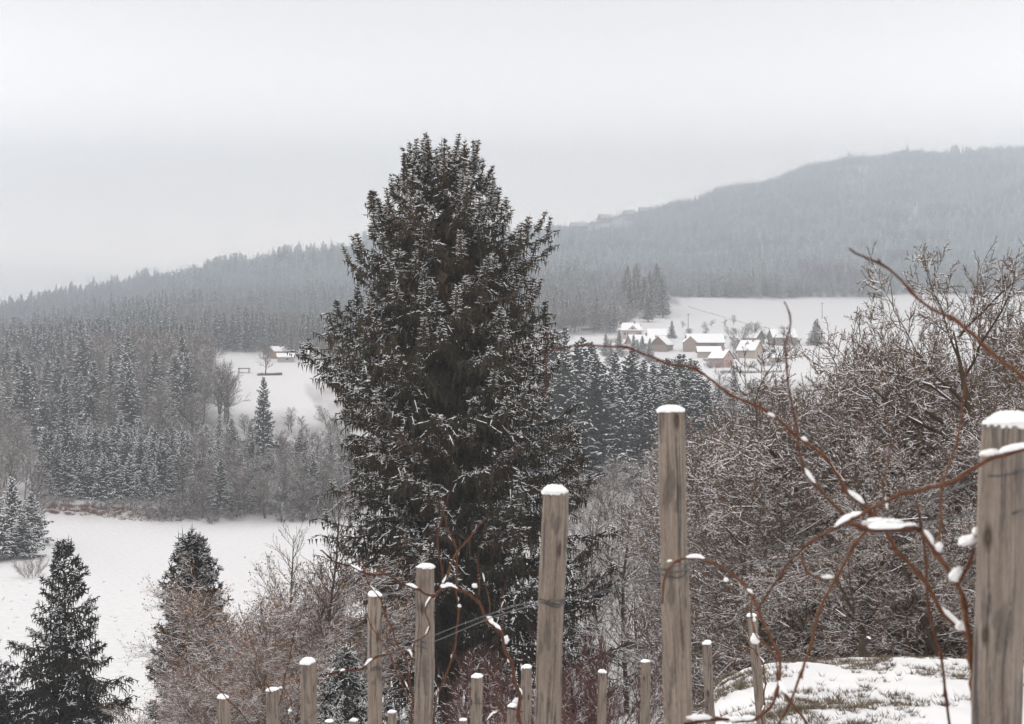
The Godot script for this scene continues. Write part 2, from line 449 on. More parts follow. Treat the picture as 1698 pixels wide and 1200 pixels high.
# A leafless tree: limbs that divide four times into fine twigs, with snow lying along them. Gives the meshes of its trunk, branches, snow and (if any) withered leaves.
func bare_tree(p: Dictionary) -> Array:
	rng.seed = p.seed
	var trunk := MB.new()
	var crown := MB.new()
	var snow := MB.new()
	var leaves := MB.new()
	var white := Color(0.84, 0.85, 0.87)
	var counts: Array = p.counts
	var last := counts.size()
	var todo := []
	var stems: int = p.get("stems", 1)
	for k in stems:
		var a := TAU * k / stems + wide(-0.5, 0.5)
		var lean: float = p.get("lean", 0.1) * wide(0.6, 1.3)
		todo.append([Vector3(cos(a) * 0.15 * (stems - 1) * 0.4, -0.5, sin(a) * 0.15 * (stems - 1) * 0.4), Vector3(cos(a) * lean, 1, sin(a) * lean).normalized(), p.H * p.get("stem", 0.8) * wide(0.85, 1.1), p.trunk * wide(0.8, 1.1), 0])
	var ratio: Array = p.ratio
	var spread: Array = p.spread
	var segs: Array = p.segs
	var least: float = p.least
	var lift: Array = p.lift
	var cols: Array = p.tints
	while todo.size():
		var it: Array = todo.pop_back()
		var pos: Vector3 = it[0]
		var dir: Vector3 = it[1]
		var length: float = it[2]
		var r: float = it[3]
		var lv: int = it[4]
		var ns: int = segs[lv]
		var path := PackedVector3Array([pos])
		var rad := PackedFloat32Array([r])
		for k in ns:
			dir = (dir + any_way() * p.wander * (0.6 if lv == 0 else 1.0) + UP * lift[lv]).normalized()
			pos += dir * (length / ns)
			path.append(pos)
			rad.append(maxf(r * (1.0 - (0.75 if k < ns - 1 else 0.93) * (k + 1.0) / ns), least if lv < last else least * 0.5))
		var col: Color = cols[0] if lv < 2 else cols[1 + rng.randi() % (cols.size() - 1)]
		var tone := wide(0.8, 1.25)
		col = Color(col.r * tone, col.g * tone, col.b * tone)
		var sides := 8 if lv == 0 else 5 if lv == 1 else 3
		if lv == last and ns == 1:
			crown.spike(path[0], path[1], r, col)
		else:
			(trunk if lv == 0 else crown).tube(path, rad, sides, col)
		for k in ns:
			var e := path[k + 1] - path[k]
			var flat := 1.0 - absf(e.normalized().y)
			if rng.randf() < p.snow * (1.5 if lv <= 2 and last == 4 else 0.8 if last == 4 else 1.0) * smoothstep(0.05, 0.5, flat) and (lv > 0 or flat > 0.25):
				var w := maxf(rad[k] * 0.85, least * 0.9)
				snow.ridge(path[k] + UP * rad[k] * 0.55, path[k + 1] + UP * rad[k + 1] * 0.55, w, w * 0.9 + p.get("depth", 0.004), white, clampf(rad[k + 1] / rad[k], 0.4, 1.0))
		if lv == last:
			for k in int(p.get("leaves", 0.0) + rng.randf()):
				var o := path[ns] + any_way() * 0.08
				var x: Vector3 = any_way().normalized() * p.get("leaf", 0.05)
				var y: Vector3 = any_way().normalized() * p.get("leaf", 0.05)
				var lc: Color = p.leaf_tints[rng.randi() % p.leaf_tints.size()]
				leaves.quad(o - x * 0.5, o + y * 0.4, o + x * 0.6, o - y * 0.4 - UP * 0.01, lc)
			continue
		var n: int = int(counts[lv] * wide(0.8, 1.2) + 0.5)
		for k in n:
			var s: float = lerpf(p.get("bare", 0.3) if lv == 0 else 0.15, 1.0, (k + rng.randf()) / n)
			var o := at_path(path, s)
			var fw := (at_path(path, minf(s + 0.1, 1)) - at_path(path, s - 0.1)).normalized()
			var perp := fw.cross(any_way()).normalized()
			if lv > 0:
				perp = (perp + UP * 0.25).normalized()
			var ang: float = spread[lv] * wide(0.7, 1.3)
			var d := (fw * cos(ang) + perp * sin(ang)).normalized()
			var L: float = length * ratio[lv] * (1.15 - 0.55 * s) * wide(0.7, 1.25)
			todo.append([o, d, L, maxf(lerpf(r, r * 0.25, s) * wide(0.45, 0.65), least), lv + 1])
	return [trunk.mesh(M.branch), crown.mesh(M.branch), snow.mesh(M.snow_twig), leaves.mesh(M.dry_leaf)]

func plant(called: String, kit: Array, at: Vector3, turn: float, size: Vector3, label: String, category: String, group := "") -> Node3D:
	var o := base(called, at, turn)
	o.scale = size
	if kit[0].get_surface_count():
		part("trunk", kit[0], o)
	if kit[1].get_surface_count():
		part("crown", kit[1], o)
	if kit[2].get_surface_count():
		part("snow", kit[2], o).set_meta("kind", "stuff")
	if kit.size() > 3 and kit[3].get_surface_count():
		part("withered_leaves", kit[3], o).set_meta("kind", "stuff")
	tag(o, label, category, group)
	return o

# ---------- vineyard ----------
func wood_texture(s: int, base_c: Color, dark: Color) -> ImageTexture:
	var w := 192
	var h := 768
	var im := Image.create(w, h, false, Image.FORMAT_RGB8)
	var g := FastNoiseLite.new()
	g.seed = s
	g.frequency = 0.02
	g.fractal_octaves = 4
	var kr := RandomNumberGenerator.new()
	kr.seed = s * 7
	var knots := []
	for k in 7:
		knots.append(Vector3(kr.randf() * w, kr.randf() * h * 0.6, kr.randf_range(4.0, 8.0)))
	for y in h:
		for x in w:
			var warp := g.get_noise_2d(x * 0.6 + 300, y * 0.25) * 9.0
			var grain := g.get_noise_2d((x + warp) * 14.0, y * 0.32)
			var broad := g.get_noise_2d(x * 1.5, y * 0.3 + 900)
			var blot := g.get_noise_2d(x * 1.1 + 77, y * 0.55 + 50)
			var crack := smoothstep(0.27, 0.36, g.get_noise_2d((x + warp) * 6.0 + 40, y * 0.12 + 400))
			var k := clampf(0.5 + grain * 0.75 + broad * 0.6, 0, 1.3)
			var c := dark.lerp(base_c, k)
			c = c.lerp(Color(0.075, 0.068, 0.065), clampf(smoothstep(0.18, 0.45, blot) * 0.55 + crack * 0.85, 0, 1))
			var speck := g.get_noise_2d(x * 22.0 + 900, y * 4.0 + 20)
			c = c * (1.0 + 0.28 * speck)
			for q: Vector3 in knots:
				if absf(y - q.y) > 24.0:
					continue
				var e := Vector2((x - q.x) / q.z, (y - q.y) / (q.z * 1.7)).length()
				if e < 1.6:
					var ring := 0.75 + 0.25 * sin(e * 9.0)
					c = c.lerp(Color(0.07, 0.05, 0.04) * ring, (1.0 - smoothstep(0.5, 1.6, e)) * 0.85)
			im.set_pixel(x, y, Color(c.r, c.g, c.b).linear_to_srgb())
	return ImageTexture.create_from_image(im)

func stake_mesh(s: int, a: float, tall: float, mat: Material) -> ArrayMesh:
	var mb := MB.new()
	var g := FastNoiseLite.new()
	g.seed = s
	g.frequency = 0.5
	var hs := a / 2
	var ch := a * 0.09
	var sec := [Vector2(hs, -hs + ch), Vector2(hs, hs - ch), Vector2(hs - ch, hs), Vector2(-hs + ch, hs), Vector2(-hs, hs - ch), Vector2(-hs, -hs + ch), Vector2(-hs + ch, -hs), Vector2(hs - ch, -hs), Vector2(hs, -hs + ch)]
	var us := [0.0, 0.22, 0.25, 0.47, 0.5, 0.72, 0.75, 0.97, 1.0]
	var rows := 22
	for j in rows + 1:
		var y := -tall * j / rows
		var swell := 1.0 + g.get_noise_1d(y * 3.0) * 0.05 + 0.04 * j / rows
		if j == 0: swell *= 0.94
		var drift := Vector3(g.get_noise_1d(y * 1.1 + 50), 0, g.get_noise_1d(y * 1.1 + 90)) * 0.012
		for k in 9:
			var nick := g.get_noise_2d(k % 8 * 40.0, y * 9.0) * 0.0035
			var q: Vector2 = sec[k] * swell
			mb.v.append(Vector3(q.x, y, q.y) * Vector3(1 + nick / hs, 1, 1 + nick / hs) + drift)
			mb.t.append(Vector2(us[k] + s * 0.13, -y * 0.62 + (s % 3) * 0.14))
			mb.c.append(Color.WHITE)
	for j in rows:
		for k in 8:
			var b := j * 9 + k
			mb.i.append_array(PackedInt32Array([b, b + 1, b + 9, b + 1, b + 10, b + 9]))
	for k in range(1, 7):
		mb.i.append_array(PackedInt32Array([0, k + 1, k]))
	return mb.mesh(mat)

func snow_cap_mesh(s: int, a: float, h: float) -> ArrayMesh:
	var mb := MB.new()
	var g := FastNoiseLite.new()
	g.seed = s
	g.frequency = 9.0
	var rings := 12
	var seg := 36
	mb.v.append(Vector3(0, h, 0)); mb.c.append(Color.WHITE)
	for j in range(1, rings + 2):
		var f := minf(j / float(rings), 1.0)
		for k in seg:
			var an := TAU * k / seg
			var sq := 1.0 / pow(pow(absf(cos(an)), 5.0) + pow(absf(sin(an)), 5.0), 0.2)
			var bulge := 1.07 + 0.1 * g.get_noise_2d(cos(an) * 0.5 + s, sin(an) * 0.5)
			var y := h * (1.0 - pow(f, 3.6)) * (1 + 0.22 * g.get_noise_2d(cos(an) * f * 0.6 + 9.0 + s, sin(an) * f * 0.6) + 0.1 * g.get_noise_2d(cos(an) * f * 2.0 + s, sin(an) * f * 2.0))
			var x := f * bulge * sq * a / 2
			if j == rings + 1:
				y = -0.004 - 0.006 * absf(g.get_noise_2d(cos(an) * 2, sin(an) * 2 + s))
				x *= 0.965
			elif j == rings:
				y = h * 0.2
			mb.v.append(Vector3(cos(an) * x + sin(s * 2.1) * y * 0.35, y, sin(an) * x + cos(s * 1.7) * y * 0.35)); mb.c.append(Color.WHITE)
	for k in seg:
		mb.i.append_array(PackedInt32Array([0, 1 + k, 1 + (k + 1) % seg]))
	for j in rings:
		for k in seg:
			var b := 1 + j * seg + k
			var d := 1 + j * seg + (k + 1) % seg
			mb.i.append_array(PackedInt32Array([b, b + seg, d, d, b + seg, d + seg]))
	mb.smooth()
	return mb.mesh(M.snow)

func post(px: float, py: float, d: float, px_low: float, turn: float, label: String, s: int, a := 0.062) -> Node3D:
	var at := pt(px, py, d)
	var foot := pt(px_low, 1200, d)
	var o := base("vineyard_post", at, turn)
	var down := (at - foot)
	var tall := at.y - land(at.x, at.z) + 0.25
	o.rotation = Vector3.ZERO
	o.basis = Basis(Vector3(0, 0, 1), -atan2(down.x, down.y)) * Basis(UP, turn)
	part("stake", stake_mesh(s, a, tall, M.woods[s % 3]), o)
	part("snow_cap", snow_cap_mesh(s, a, [0.018, 0.022, 0.012, 0.02, 0.015][s % 5]), o).position.y = 0.001
	if s in [1, 2, 3, 4, 5]:           # loops of wire that hold the trellis wires
		for y in [[-0.082, -0.15], [-0.41, -0.425], [-0.303, -0.311], [-0.3, -0.322], [-0.36, -0.37]][s - 1]:
			var tie := MB.new()
			var loop := PackedVector3Array()
			var thin := PackedFloat32Array()
			for k in 17:
				var an := TAU * k / 16 + PI / 4
				var sq := 1.0 / pow(pow(absf(cos(an)), 8.0) + pow(absf(sin(an)), 8.0), 0.125)
				loop.append(Vector3(cos(an) * sq * a * 0.53, y + 0.006 * sin(an * 2.0 + s), sin(an) * sq * a * 0.53))
				thin.append(0.0016)
			tie.tube(loop, thin, 5, Color.WHITE, true)
			part("wire_tie", tie.mesh(M.wire), o)
	tag(o, label, "post", "wooden stakes of the vineyard rows")
	return o

func curve_of(points: Array, step: float) -> PackedVector3Array:
	var out := PackedVector3Array()
	for k in points.size() - 1:
		var a: Vector3 = points[k]
		var b: Vector3 = points[k + 1]
		var pre: Vector3 = points[maxi(k - 1, 0)]
		var post_: Vector3 = points[mini(k + 2, points.size() - 1)]
		var m := maxi(int(a.distance_to(b) / step), 1)
		for j in m:
			out.append(a.cubic_interpolate(b, pre, post_, j / float(m)))
	out.append(points[-1])
	return out

# One cane of a vine: points as [x, y] of the photograph between two distances, thick at its start.
func cane(vine: Node3D, pts: Array, d0: float, d1: float, r0: float, r1: float, s: int, snowy := 0.35, mat: Material = null) -> void:
	rng.seed = s
	var p := []
	for k in pts.size():
		p.append(pt(pts[k][0], pts[k][1], lerpf(d0, d1, k / float(pts.size() - 1))) - vine.position)
	var path := curve_of(p, 0.012)
	var rad := PackedFloat32Array()
	var m := path.size()
	var run := 0.0
	var gap := wide(0.07, 0.1)
	var near := []
	for k in m:
		if k: run += path[k].distance_to(path[k - 1])
		var to := fposmod(run, gap) / gap
		var knot := exp(-pow((to - 0.5) * gap / 0.008, 2.0))
		near.append(knot)
		rad.append(lerpf(r0, r1, k / float(m - 1)) * 0.74 * (1.0 + 0.6 * knot) * (1.0 + 0.05 * sin(k * 1.7)))
	# the cane bends a little to the other side at every node
	run = 0.0
	for k in range(1, m - 1):
		run += path[k].distance_to(path[k - 1])
		var dir := (path[k + 1] - path[k - 1]).normalized()
		var zig := absf(fposmod(run - gap * 0.5, gap * 2.0) / gap - 1.0) - 0.5
		path[k] += dir.cross(Vector3(0.2, 0.3, 0.93)).normalized() * zig * r0 * 1.7
	# small sideways kinks
	for k in range(1, m - 1):
		path[k] += Vector3(fine.get_noise_1d(k * 5.0 + s * 99), fine.get_noise_1d(k * 5.0 + s * 99 + 500), fine.get_noise_1d(k * 5.0 + s * 99 + 900)) * r0 * 0.4
	var mb := MB.new()
	mb.tube(path, rad, 8, Color.WHITE, true, true)
	for k in mb.c.size():              # orange wood towards the root, dull purplish bark at the young tip
		var f := (k / 9) / float(m - 1)
		mb.c[k] = Color(1.25, 1.12, 1.0).lerp(Color(0.5, 0.42, 0.55), f * f * 0.9)
	var o := part("cane", mb.mesh(mat if mat else M.canes[s % 3]), vine)
	# buds
	var bm := MB.new()
	for k in range(4, m - 2):
		if near[k] > 0.9 and near[k] >= near[k - 1] and near[k] > near[k + 1]:
			var w := any_way()
			var ax := (path[k + 1] - path[k]).normalized()
			w = (w - ax * w.dot(ax)).normalized()
			bm.tube(PackedVector3Array([path[k] + w * rad[k] * 0.5, path[k] + (w + ax * 0.5) * rad[k] * 1.3, path[k] + (w + ax) * rad[k] * 1.9]), PackedFloat32Array([rad[k] * 0.6, rad[k] * 0.5, 0.0004]), 6, Color.WHITE, true)
	if bm.v.size():
		part("buds", bm.mesh(M.bud), o).set_meta("kind", "stuff")
	# snow lying on it
	var sm := MB.new()
	var k := 0
	while k < m - 4:
		var len_ := int(wide(2, 6))
		if rng.randf() < snowy:
			var e := mini(k + len_, m - 1)
			var rim := []
			for j in range(k, e + 1):
				var f := (j - k) / float(maxi(e - k, 1))
				var dir := (path[mini(j + 1, m - 1)] - path[maxi(j - 1, 0)]).normalized()
				var lie := sqrt(maxf(1.0 - dir.y * dir.y, 0.0))
				var big := sqrt(maxf(sin(PI * clampf(f, 0.02, 0.98)), 0.0)) * (0.5 + 0.7 * lie) * (1.0 + 0.35 * fine.get_noise_1d(j * 30.0 + s * 7))
				var across := dir.cross(UP).normalized()
				var up := across.cross(dir).normalized()
				var ww: float = rad[j] * 1.25 * big + 0.0006
				var hh: float = (rad[j] * 1.0 + 0.0035) * big * 1.25
				for q in 7:
					var an := PI * q / 6.0
					rim.append(path[j] + up * (rad[j] * 0.45 + sin(an) * hh) + across * cos(an) * ww)
			var b0 := sm.v.size()
			for x in rim:
				sm.v.append(x); sm.c.append(Color.WHITE)
			for j in e - k:
				for q in 6:
					var b := b0 + j * 7 + q
					sm.i.append_array(PackedInt32Array([b, b + 7, b + 1, b + 1, b + 7, b + 8]))
			k += len_
		k += int(wide(3, 10))
	if sm.v.size():
		sm.smooth()
		part("snow", sm.mesh(M.snow), o).set_meta("kind", "stuff")

func snow_lump(vine: Node3D, px: float, py: float, d: float, w: float, h: float, s: int, turn := 0.0) -> void:
	var mb := MB.new()
	var g := FastNoiseLite.new()
	g.seed = s
	g.frequency = 1.3
	g.fractal_octaves = 4
	var rows := 16
	var seg := 24
	for j in rows + 1:
		var th := PI * j / rows
		for k in seg:
			var ph := TAU * k / seg
			var u := Vector3(sin(th) * cos(ph), cos(th), sin(th) * sin(ph))
			var f := 1.0 + 0.55 * g.get_noise_3dv(u * 1.5 + Vector3.ONE * s)
			if u.y < 0: u.y *= 0.45
			mb.v.append(u * f * Vector3(w, h, minf(w, h) * 0.9) * 0.66); mb.c.append(Color.WHITE)
	for j in rows:
		for k in seg:
			var a := j * seg + k
			var b := j * seg + (k + 1) % seg
			mb.i.append_array(PackedInt32Array([a, a + seg, b, b, a + seg, b + seg]))
	mb.smooth()
	var o := part("snow_clump", mb.mesh(M.snow), vine)
	o.position = pt(px, py, d) - vine.position
	o.rotation.z = turn

func wire(pts: Array, r: float, label: String) -> void:
	var p := []
	for q in pts:
		p.append(pt(q[0], q[1], q[2]))
	var path := curve_of(p, 0.06)
	var rad := PackedFloat32Array()
	rad.resize(path.size())
	rad.fill(r)
	var mb := MB.new()
	mb.tube(path, rad, 6, Color.WHITE, true)
	var o := part(numbered("trellis_wire"), mb.mesh(M.wire), self)
	tag(o, label, "wire", "wires strung along the vine stakes")

# ---------- houses ----------
func block(size: Vector3, at: Vector3, col: Color, mat: Material) -> ArrayMesh:
	var mb := MB.new()
	mb.box(at, size, col)
	return mb.mesh(mat)

func gabled(W: float, D: float, h: float, rise: float, col: Color, mat: Material) -> ArrayMesh:   # walls with a gable at each end of the ridge, which runs along x
	var mb := MB.new()
	var x := W / 2
	var z := D / 2
	for s in [-1.0, 1.0]:
		mb.quad(Vector3(-x * s, -3, z * s), Vector3(-x * s, h, z * s), Vector3(x * s, h, z * s), Vector3(x * s, -3, z * s), col)
		mb.quad(Vector3(x * s, -3, z * s), Vector3(x * s, h, z * s), Vector3(x * s, h, -z * s), Vector3(x * s, -3, -z * s), col)
		mb.tri(Vector3(x * s, h, z * s), Vector3(x * s, h + rise, 0), Vector3(x * s, h, -z * s), col)
	return mb.mesh(mat)

func slopes(W: float, D: float, h: float, rise: float, thick: float, over: float, lift: float, col: Color, mat: Material, hip := 0.0) -> ArrayMesh:
	var mb := MB.new()
	var z := D / 2 + over
	var low := h - rise * over / (D / 2)
	var x := W / 2 + over * 0.8
	var top := h + rise + lift
	for s in [-1.0, 1.0]:
		var a := Vector3(-x * s, low + lift, z * s)
		var b := Vector3((-x + hip) * s, top, 0)
		var c := Vector3((x - hip) * s, top, 0)
		var d := Vector3(x * s, low + lift, z * s)
		var t := Vector3(0, thick, 0)
		mb.quad(a + t, b + t, c + t, d + t, col)
		mb.quad(a, d, c, b, col)
		mb.quad(a, a + t, d + t, d, col)
		if hip > 0:
			mb.tri(Vector3(x * s, low + lift, z * s) + t, c + t, Vector3(x * s, low + lift, -z * s) + t, col)
			mb.quad(Vector3(x * s, low + lift, z * s), Vector3(x * s, low + lift, z * s) + t, Vector3(x * s, low + lift, -z * s) + t, Vector3(x * s, low + lift, -z * s), col)
		else:
			mb.quad(d, d + t, c + t, c, col)
			mb.quad(b, b + t, a + t, a, col)
	return mb.mesh(mat)

func window(parent: Node3D, at: Vector3, w_: float, h_: float, turn: float, called := "window") -> void:
	var w := w_ * 1.3
	var h := h_ * 1.2
	var f := MB.new()
	for s in [-1.0, 1.0]:
		f.box(Vector3(s * (w / 2 - 0.06), 0, 0.02), Vector3(0.12, h, 0.1), Color(0.6, 0.58, 0.55))
		f.box(Vector3(0, s * (h / 2 - 0.06), 0.02), Vector3(w - 0.25, 0.12, 0.1), Color(0.6, 0.58, 0.55))
	f.box(Vector3(0, 0, 0.02), Vector3(0.07, h - 0.25, 0.08), Color(0.6, 0.58, 0.55))
	var o := part(called, f.mesh(M.painted), parent)
	o.position = at
	o.rotation.y = turn
	part("pane", block(Vector3(w - 0.1, h - 0.1, 0.03), Vector3(0, 0, 0.012), Color(0.03, 0.035, 0.045), M.glass), o)

func house(called: String, at: Vector3, turn: float, W: float, D: float, h: float, rise: float, wall: Color, gable: Color, label: String, category: String, hip := 0.0, chimney := true) -> Node3D:
	var o := base(called, at, turn)
	o.scale = Vector3.ONE * (0.87 if at.z > -700.0 else 1.0)
	part("wall", gabled(W, D, h, rise, wall, M.painted), o)
	if gable != wall and hip == 0.0:       # boarded gable ends
		for s in [-1.0, 1.0]:
			var g := MB.new()
			g.tri(Vector3(W / 2 * s + 0.03 * s, h - 0.2, D / 2 * s * 0.97), Vector3(W / 2 * s + 0.03 * s, h + rise * 0.97 - 0.2, 0), Vector3(W / 2 * s + 0.03 * s, h - 0.2, -D / 2 * s * 0.97), gable)
			part("gable_boards", g.mesh(M.painted), o)
	part("roof", slopes(W, D, h, rise, 0.16, 0.6, 0.02, Color(0.1, 0.07, 0.06), M.painted, hip), o)
	part("roof_snow", slopes(W, D, h, rise, 0.3, 0.56, 0.19, Color(0.84, 0.85, 0.87), M.snow_twig, hip), o)
	if chimney:
		part("chimney", block(Vector3(0.7, 1.8, 0.7), Vector3(W * 0.2, h + rise + 0.35, 0.3), Color(0.3, 0.2, 0.16), M.painted), o)
	tag(o, label, category)
	return o

# ---------- the scene ----------
func sky_picture() -> ImageTexture:
	var w := 256
	var h := 128
	var im := Image.create(w, h, false, Image.FORMAT_RGBF)
	for y in h:
		var el := 90.0 - 180.0 * (y + 0.5) / h
		for x in w:
			var az := TAU * (x + 0.5) / w
			var e := deg_to_rad(el)
			var d := Vector3(cos(e) * cos(az), sin(e), cos(e) * sin(az))
			var cloud := noise.get_noise_3d(d.x * 90, d.y * 320, d.z * 90)
			var k := smoothstep(-2.0, 16.0, el)
			var c := Color(0.875, 0.80, 0.735).lerp(Color(0.83, 0.80, 0.78), k)
			c *= SKY * (1.0 + 0.09 * cloud + SKY_ZENITH * smoothstep(25.0, 85.0, el) + SKY_LOW * (1.0 - smoothstep(2.0, 15.0, el)))
			if el < -2.0:
				c = Color(0.62, 0.63, 0.65) * SKY
			im.set_pixel(x, y, c)
	return ImageTexture.create_from_image(im)

const SKY := 0.35
const SKY_ZENITH := 1.2
const SKY_LOW := 5.2
const SUN := 0.2
const EXPOSURE := 3.95
const FOG := 0.0007
const MIST := 0.0014

func _ready() -> void:
	noise.seed = 11
	noise.frequency = 0.01
	noise.fractal_octaves = 4
	fine.seed = 5
	fine.frequency = 0.05
	fine.fractal_octaves = 3
	var cam := Camera3D.new()
	cam.name = "camera"
	var at := CameraAttributesPhysical.new()
	at.frustum_focal_length = 68.7
	at.frustum_focus_distance = 58.0
	at.exposure_aperture = 13.0
	cam.attributes = at
	cam.near = 0.2
	cam.far = 6000.0
	add_child(cam)
	cam.fov = 28.55
	cam.current = true
	var we := WorldEnvironment.new()
	we.name = "world_environment"
	var env := Environment.new()
	env.background_mode = Environment.BG_SKY
	var sky := Sky.new()
	var sm := PanoramaSkyMaterial.new()
	sm.panorama = sky_picture()
	sky.sky_material = sm
	env.sky = sky
	env.tonemap_mode = Environment.TONE_MAPPER_LINEAR
	env.tonemap_exposure = EXPOSURE
	env.sdfgi_enabled = true
	env.ssao_enabled = true
	env.ssil_enabled = true
	env.fog_enabled = true
	env.fog_mode = Environment.FOG_MODE_EXPONENTIAL
	env.fog_density = FOG
	env.fog_light_color = Color(0.82, 0.885, 0.965).linear_to_srgb()
	env.volumetric_fog_enabled = true
	env.volumetric_fog_density = 0.0
	we.environment = env
	add_child(we)
	var sun := DirectionalLight3D.new()
	sun.name = "sun"
	sun.light_energy = SUN
	sun.light_angular_distance = 30.0
	sun.light_color = Color(1.0, 0.97, 0.93)
	sun.rotation_degrees = Vector3(-25, -130, 0)
	sun.shadow_enabled = true
	sun.sky_mode = DirectionalLight3D.SKY_MODE_LIGHT_ONLY
	add_child(sun)

	# thicker mist beyond the valley
	var bank := FogVolume.new()
	bank.name = "mist_bank"
	bank.shape = RenderingServer.FOG_VOLUME_SHAPE_BOX
	bank.size = Vector3(1440, 300, 1065)
	bank.position = Vector3(0, 120, -1277)
	var mist := FogMaterial.new()
	mist.density = MIST
	mist.albedo = Color(0.68, 0.80, 0.95).linear_to_srgb()
	bank.material = mist
	add_child(bank)
	for k in 2:
		var left := bank.duplicate()
		left.name = "mist_bank_%03d" % (k + 1)
		left.size = Vector3(520, [72.0, 84.0][k], 131)
		left.position = Vector3(-310, [0.0, 4.0][k], [-546.0, -678.0][k])
		var thin := mist.duplicate()
		thin.density = 0.0013
		left.material = thin
		add_child(left)
		tag(left, ["low winter mist at the foot of the long hill on the left", "winter mist on the slope of the long hill on the left"][k], "mist", "", "stuff")
	tag(bank, "pale winter mist hanging over the far hills", "mist", "", "stuff")

	materials()
	terrain()
	village()
	stands()
	middle_trees()
	right_trees()
	hero()
	vineyard()
	undergrowth()

func materials() -> void:
	M.bark = plain(Color(1, 1, 1), 0.95, true)
	M.needles = plain(Color(1, 1, 1), 0.85, true)
	M.needles.metallic_specular = 0.15
	M.branch = plain(Color(1, 1, 1), 0.9, true)
	M.branch.metallic_specular = 0.15
	M.dry_leaf = plain(Color(1, 1, 1), 0.9, true)
	M.dry_leaf.backlight_enabled = true
	M.dry_leaf.backlight = Color(0.4, 0.4, 0.4)
	M.snow_twig = plain(Color(1, 1, 1), 0.9, true)
	M.painted = plain(Color(1, 1, 1), 0.85, true)
	M.glass = plain(Color(1, 1, 1), 0.15, true)
	M.snow = plain(Color(0.86, 0.865, 0.875), 0.8)
	M.snow.subsurf_scatter_enabled = true
	M.snow.subsurf_scatter_strength = 0.15
	var bump := NoiseTexture2D.new()
	bump.width = 256
	bump.height = 256
	bump.seamless = true
	var bn := FastNoiseLite.new()
	bn.seed = 3
	bn.frequency = 0.03
	bn.fractal_octaves = 4
	bump.noise = bn
	M.snow.heightmap_enabled = true
	M.snow.heightmap_texture = bump
	M.snow.heightmap_scale = 0.4
	M.snow.uv1_triplanar = true
	M.snow.uv1_scale = Vector3(9, 9, 9)
	M.wire = plain(Color(0.09, 0.095, 0.1), 0.5)
	M.wire.metallic = 0.6
	M.bud = plain(Color(0.1, 0.045, 0.03), 0.7)
	M.canes = [plain(Color(0.2, 0.092, 0.052), 0.7), plain(Color(0.17, 0.08, 0.05), 0.7), plain(Color(0.22, 0.108, 0.06), 0.7)]
	for m in M.canes:
		m.vertex_color_use_as_albedo = true
	var streak := NoiseTexture2D.new()
	streak.width = 256
	streak.height = 256
	streak.seamless = true
	var sn := FastNoiseLite.new()
	sn.seed = 8
	sn.frequency = 0.02
	sn.fractal_octaves = 5
	streak.noise = sn
	var ramp := Gradient.new()
	ramp.set_color(0, Color(0.5, 0.46, 0.44))
	ramp.set_color(1, Color(1.0, 1.0, 1.0))
	streak.color_ramp = ramp
	for m in M.canes:
		m.albedo_texture = streak
		m.uv1_scale = Vector3(1, 9, 1)
	M.woods = []
	for k in 3:
		var m := plain(Color(1, 1, 1), 0.9)
		m.albedo_texture = wood_texture(20 + k, [Color(0.28, 0.232, 0.192), Color(0.27, 0.225, 0.19), Color(0.295, 0.243, 0.20)][k], [Color(0.15, 0.12, 0.097), Color(0.155, 0.125, 0.105), Color(0.165, 0.13, 0.105)][k])
		m.heightmap_enabled = true
		m.heightmap_texture = m.albedo_texture
		m.heightmap_scale = 0.2
		M.woods.append(m)
	M.ground = plain(Color(1, 1, 1), 0.9, true)
	var gt := NoiseTexture2D.new()
	gt.width = 512
	gt.height = 512
	gt.seamless = true
	var gn := FastNoiseLite.new()
	gn.seed = 21
	gn.frequency = 0.012
	gn.fractal_octaves = 6
	gt.noise = gn
	var gr := Gradient.new()
	gr.set_color(0, Color(0.93, 0.93, 0.94))
	gr.set_color(1, Color(1, 1, 1))
	gt.color_ramp = gr
	M.ground.albedo_texture = gt
	M.ground.uv1_triplanar = true
	M.ground.uv1_world_triplanar = true
	M.ground.uv1_scale = Vector3(0.13, 0.13, 0.13)
	M.ground.heightmap_enabled = true
	M.ground.heightmap_texture = gt
	M.ground.heightmap_scale = 6.0

